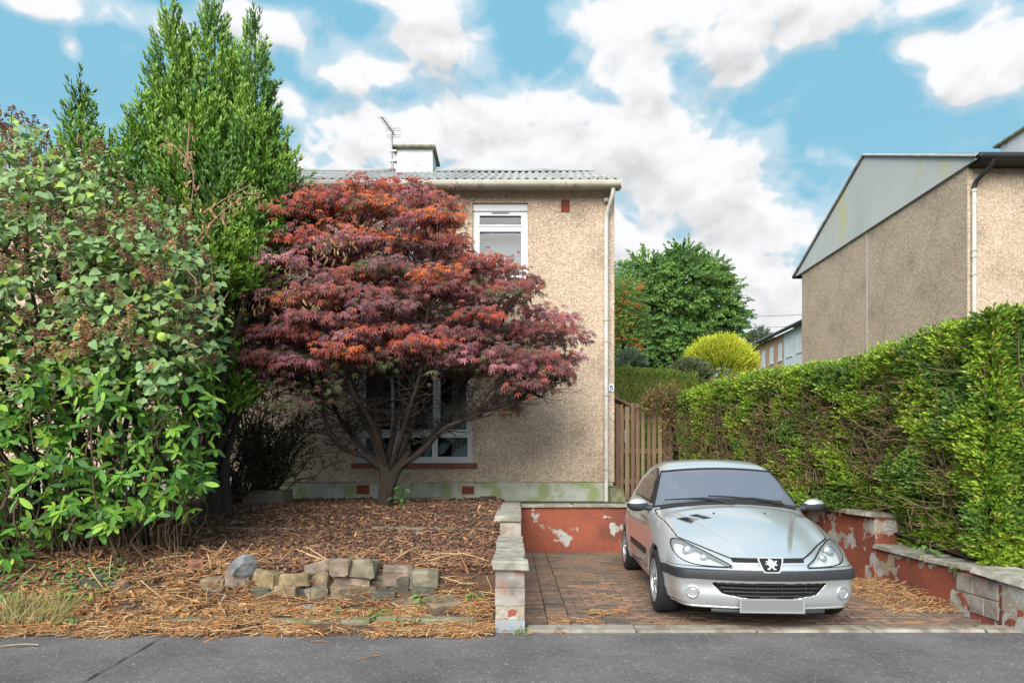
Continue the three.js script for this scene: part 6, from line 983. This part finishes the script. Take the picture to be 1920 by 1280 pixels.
// ---------------------------------------------------------------- mulch, straw and fallen leaves
{
  const r = rng(701), chips = [], straw = [], dry = [];
  const C = [[0.165, 0.075, 0.045], [0.105, 0.05, 0.032], [0.23, 0.125, 0.075], [0.065, 0.035, 0.026], [0.34, 0.20, 0.12]].map((c) => lin(...c));
  const chipG = (() => { const g = new THREE.BoxGeometry(1, 0.22, 0.34, 2, 1, 1), p = g.attributes.position; for (let i = 0; i < p.count; i++) { const x = p.getX(i); p.setZ(i, p.getZ(i) * (1 - 0.75 * Math.abs(x)) + 0.08 * x); p.setY(i, p.getY(i) * (1 - 0.5 * Math.abs(x)) + 0.06 * Math.cos(x * 3)); } g.computeVertexNormals(); return g; })();
  const o = new THREE.Object3D(), item = (x, d, s, h, c, tilt, flat = 1) => { o.position.set(x, gardenY(x, d) + h, -d); o.rotation.set((r() - 0.5) * tilt, r() * 6.28, (r() - 0.5) * tilt); o.scale.set(s, s * flat, s * flat); o.updateMatrix(); return { m: o.matrix.clone(), c }; };
  for (let i = 0; i < 40000; i++) { const d = 6.18 + 5.15 * Math.pow(r(), 1.25), x = -0.16 - (d * 0.80) * r(); if (x < -4.6 && d < 7.5) continue; const k = r(), big = r() < 0.06; chips.push(item(x, d, (big ? 0.06 : 0.022) + 0.03 * r(), 0.008 + 0.018 * r(), jig(C[k < 0.30 ? 1 : k < 0.58 ? 0 : k < 0.74 ? 3 : k < 0.92 ? 2 : 4], r, 0.35), 1.1)); }
  const mulch = stuff(null, 'bark_mulch', chipG, std({ roughness: 0.95 }), chips); mulch.userData.label = 'brown bark chips spread over the bed'; mulch.userData.category = 'mulch';
  // dry straw and needles on the verge
  const strawG = (() => { const t = tube([V(-0.5, 0, 0), V(-0.2, 0.03, 0.02), V(0.15, 0.035, 0.0), V(0.5, 0, 0.05)], [0.028, 0.016], 3); t.deleteAttribute('uv'); return t; })();
  const S = [[0.48, 0.25, 0.10], [0.42, 0.19, 0.075], [0.54, 0.34, 0.16], [0.30, 0.145, 0.07], [0.56, 0.40, 0.21]].map((c) => lin(...c));
  const dens = (x, d) => { const e = smooth(5.20, 5.34, d + 0.09 * n2(x * 1.1, 50) + 0.05 * n2(x * 4, 51)); return e * (smooth(6.02, 5.85, d) + (x < -2.4 ? smooth(7.0, 6.0, d) * 0.8 : 0.12 * smooth(6.9, 6.1, d)) + (x > -1.1 ? 0.25 * smooth(6.6, 6, d) : 0)); };
  let n = 0; while (n < 20000) { const d = 5.12 + 1.85 * r(), x = -0.17 - 6.2 * r(); if (r() > dens(x, d) * (0.45 + 0.7 * n2(x * 1.6, d * 3 + 5))) continue; n++; straw.push(item(x, d, 0.07 + 0.16 * r() * r(), 0.012 + 0.03 * r() * r(), jig(S[r() * 5 | 0], r, 0.3), 0.35)); }
  for (let i = 0; i < 260; i++) { const x = -0.2 - 5.5 * r(), d = 5.7 + 1.0 * r(); straw.push(item(x, d, 0.16 + 0.26 * r(), 0.05 + 0.05 * r(), jig(S[r() * 5 | 0], r, 0.3), 1.2, 0.55)); }
  for (let i = 0; i < 700; i++) { const d = 6.3 + 4 * r(), x = -0.2 - 4.2 * r(); straw.push(item(x, d, 0.05 + 0.1 * r(), 0.03, jig(S[r() * 5 | 0], r, 0.3), 0.4)); }
  const st = stuff(null, 'dry_straw', strawG, std({ roughness: 0.9 }), straw); st.userData.label = 'dry orange straw and needles littering the verge'; st.userData.category = 'straw';
  // curled dead leaves, most under the shrubs
  const DL = [[0.42, 0.20, 0.06], [0.48, 0.28, 0.12], [0.36, 0.14, 0.045], [0.30, 0.19, 0.10], [0.50, 0.36, 0.05]].map((c) => lin(...c));
  for (let i = 0; i < 2400; i++) { const k = r(), x = k < 0.8 ? -2.5 - 3.6 * r() : -0.3 - 4 * r(), d = k < 0.8 ? 5.45 + 1.5 * r() : 5.5 + 4 * r(); const p = V(x, gardenY(x, d) + 0.02 + 0.03 * r(), -d); dry.push({ m: pose(p, V(r() - 0.5, (r() - 0.3) * 0.7, r() - 0.5), V((r() - 0.5) * 1.2, 1, (r() - 0.5) * 1.2), (k < 0.8 ? 0.035 : 0.025) + 0.05 * r()), c: jig(DL[r() * (r() < 0.9 ? 4 : 5) | 0], r, 0.3) }); }
  const dl = stuff(null, 'dead_leaves', leafG(OBLONG, 0.7, 0.55), leafMat({ transmission: 0.15 }), dry); dl.userData.label = 'curled dead leaves lying under the shrubs'; dl.userData.category = 'leaves';
  // clippings on the paving and road
  const clip = [], flat = (x, d, s, h, tilt) => { o.position.set(x, h, -d); o.rotation.set((r() - 0.5) * tilt, r() * 6.28, (r() - 0.5) * tilt); o.scale.setScalar(s); o.updateMatrix(); clip.push({ m: o.matrix.clone(), c: jig(S[r() * 5 | 0], r, 0.3) }); };
  for (let i = 0; i < 1300; i++) { const d = 6.1 + 1.7 * r(), x = 4.19 - Math.pow(r(), 1.3) * 0.62, hgt = 0.11 * (1 - (4.19 - x) / 0.62) * smooth(6.1, 6.5, d) * smooth(7.8, 7.3, d); flat(x, d, 0.06 + 0.16 * r() * r(), 0.008 + hgt * r(), 0.9); }
  for (const [px, py, n2_, w] of [[1075, 1165, 70, 0.22], [1140, 1150, 70, 0.2], [1060, 1180, 30, 0.15], [1260, 1165, 20, 0.2], [1130, 1120, 16, 0.2], [1000, 1185, 40, 0.25]]) for (let i = 0; i < n2_; i++) { const q = F * EYE / (py - HORIZON), x = (px - 960) / F * q; flat(x + (r() - 0.5) * w * 2, Math.max(5.3, q + (r() - 0.5) * w * 0.9), 0.05 + 0.1 * r(), 0.008 + 0.01 * r(), 0.3); }
  for (let i = 0; i < 70; i++) flat(-5 + 9.5 * r(), 5.36 - 1.6 * r() * r(), 0.03 + 0.07 * r() * r(), 0.01, 0.15);
  for (const [px, py, s] of [[30, 1214, 0.3], [600, 1205, 0.14], [690, 1236, 0.18], [820, 1246, 0.16], [685, 1268, 0.1]]) { const q = F * EYE / (py - HORIZON); flat((px - 960) / F * q, q, s, 0.012, 0.1); }
  const cl = stuff(null, 'hedge_clippings', strawG, std({ roughness: 0.9 }), clip); cl.userData.label = 'dry clippings heaped at the wall foot and strewn on the paving'; cl.userData.category = 'clippings';
  // grit and grime between the bricks
}

// ---------------------------------------------------------------- weeds
{
  const r = rng(751), G = [[0.12, 0.25, 0.03], [0.08, 0.19, 0.03], [0.17, 0.28, 0.05], [0.07, 0.16, 0.06]];
  const weed = (label, px, py, d, n, size, spread, h, col, st = OVAL, yy) => {
    const c = at(px, py, d), y = yy ?? gardenY(c.x, d), t = thing('weed', label, 'plant', 'green weeds among the litter', V(c.x, y, -d)), g = leafG(st, 0.25, 0.3), m = leafMat({ color: lin(...col), roughness: 0.8 });
    for (let i = 0; i < n; i++) { const a = r() * 6.28, e = V(Math.cos(a) * spread * r(), h * (0.3 + 0.8 * r()), Math.sin(a) * spread * r()); mesh('stem', tube([V(0, -0.02, 0), e.clone().multiplyScalar(0.5).add(V(0, 0.02, 0)), e], 0.003, 3), m, t); const q = mesh('leaf', g, m, t); q.applyMatrix4(pose(e, V(Math.cos(a), 0.1 - 0.5 * r(), Math.sin(a) + 0.3), V(0, 1, 0.4), size * (0.7 + 0.6 * r()))); }
  };
  weed('bright green seedling in dry grass beside the block pillar', 892, 1108, 5.95, 8, 0.06, 0.09, 0.08, G[0]);
  weed('upright yellow green weed right of the stone row', 790, 1130, 5.75, 7, 0.09, 0.03, 0.16, G[2], LANCE);
  weed('leafy weed sprouting below the middle of the stone row', 708, 1150, 5.62, 9, 0.05, 0.08, 0.09, G[0]);
  weed('pale broad weed low in the straw right of centre', 745, 1155, 5.6, 6, 0.07, 0.1, 0.05, G[2]);
  weed('weed with one yellow leaf below the yellow stones', 632, 1150, 5.65, 7, 0.05, 0.08, 0.09, G[1]);
  weed('tiny green seedling alone on the verge edge', 450, 1165, 5.55, 4, 0.04, 0.05, 0.04, G[0]);
  weed('green weed at the road edge under the shrubs', 137, 1165, 5.5, 8, 0.06, 0.08, 0.06, G[1]);
  weed('weed clump at the base of the maple trunk', 752, 950, 9.45, 10, 0.09, 0.14, 0.35, G[1]);
  weed('small weed growing at the foot of the pillar', 975, 1185, 5.37, 8, 0.045, 0.07, 0.05, G[2], OVAL, 0.005);
  weed('weed sprouting from the coping of the driveway wall', 1740, 1025, 6.75, 9, 0.11, 0.14, 0.1, G[0], OVAL, 0.46);
  weed('weed hanging from a crack in the driveway wall', 1790, 1078, 6.18, 8, 0.05, 0.06, 0.1, G[1], OVAL, 0.33);
  weed('large leaved weed before the air brick right of the maple', 768, 925, 10.1, 6, 0.10, 0.12, 0.4, G[1]);
  const ivy = []; for (let i = 0; i < 420; i++) { const x = -5.6 + 1.9 * Math.pow(r(), 1.2), d = 5.75 + 0.75 * r(); ivy.push({ m: pose(V(x, gardenY(x, d) + 0.03 + 0.1 * r() * r(), -d), V(r() - 0.5, 0.2 - 0.4 * r(), 0.3 + r() * 0.4), V((r() - 0.5) * 0.6, 1, 0.7), 0.035 + 0.035 * r()), c: jig(lin(...G[r() * 4 | 0]), r, 0.3) }); }
  const iv = stuff(null, 'ivy', leafG(HEART, 0.2, 0.2), leafMat({ roughness: 0.7 }), ivy); iv.userData.label = 'green ivy creeping over the bank below the rhododendron'; iv.userData.category = 'ivy';
  const tuft = []; for (let i = 0; i < 380; i++) { const x = at(45, 0, 5.5).x + (r() - 0.5) * 0.6, d = 5.42 + 0.35 * r(); tuft.push({ m: pose(V(x, gardenY(x, d), -d), V((x + 4.1) * 1.1 + (r() - 0.5) * 0.9, 0.7, 0.25 + (r() - 0.5) * 0.9), V(0, 0.4, 1), 0.10 + 0.13 * r(), 0.25), c: jig(r() < 0.6 ? lin(0.42, 0.36, 0.15) : lin(0.22, 0.24, 0.07), r, 0.3) }); }
  const tf = stuff(null, 'dry_grass', leafG([[0, 0.06], [0.4, 0.05], [0.75, 0.03], [1, 0]], 0.4, 0.55), leafMat(), tuft); tf.userData.label = 'straw coloured grass tuft at the road edge, lower left'; tf.userData.category = 'grass';
}
renderer.render(scene, camera);
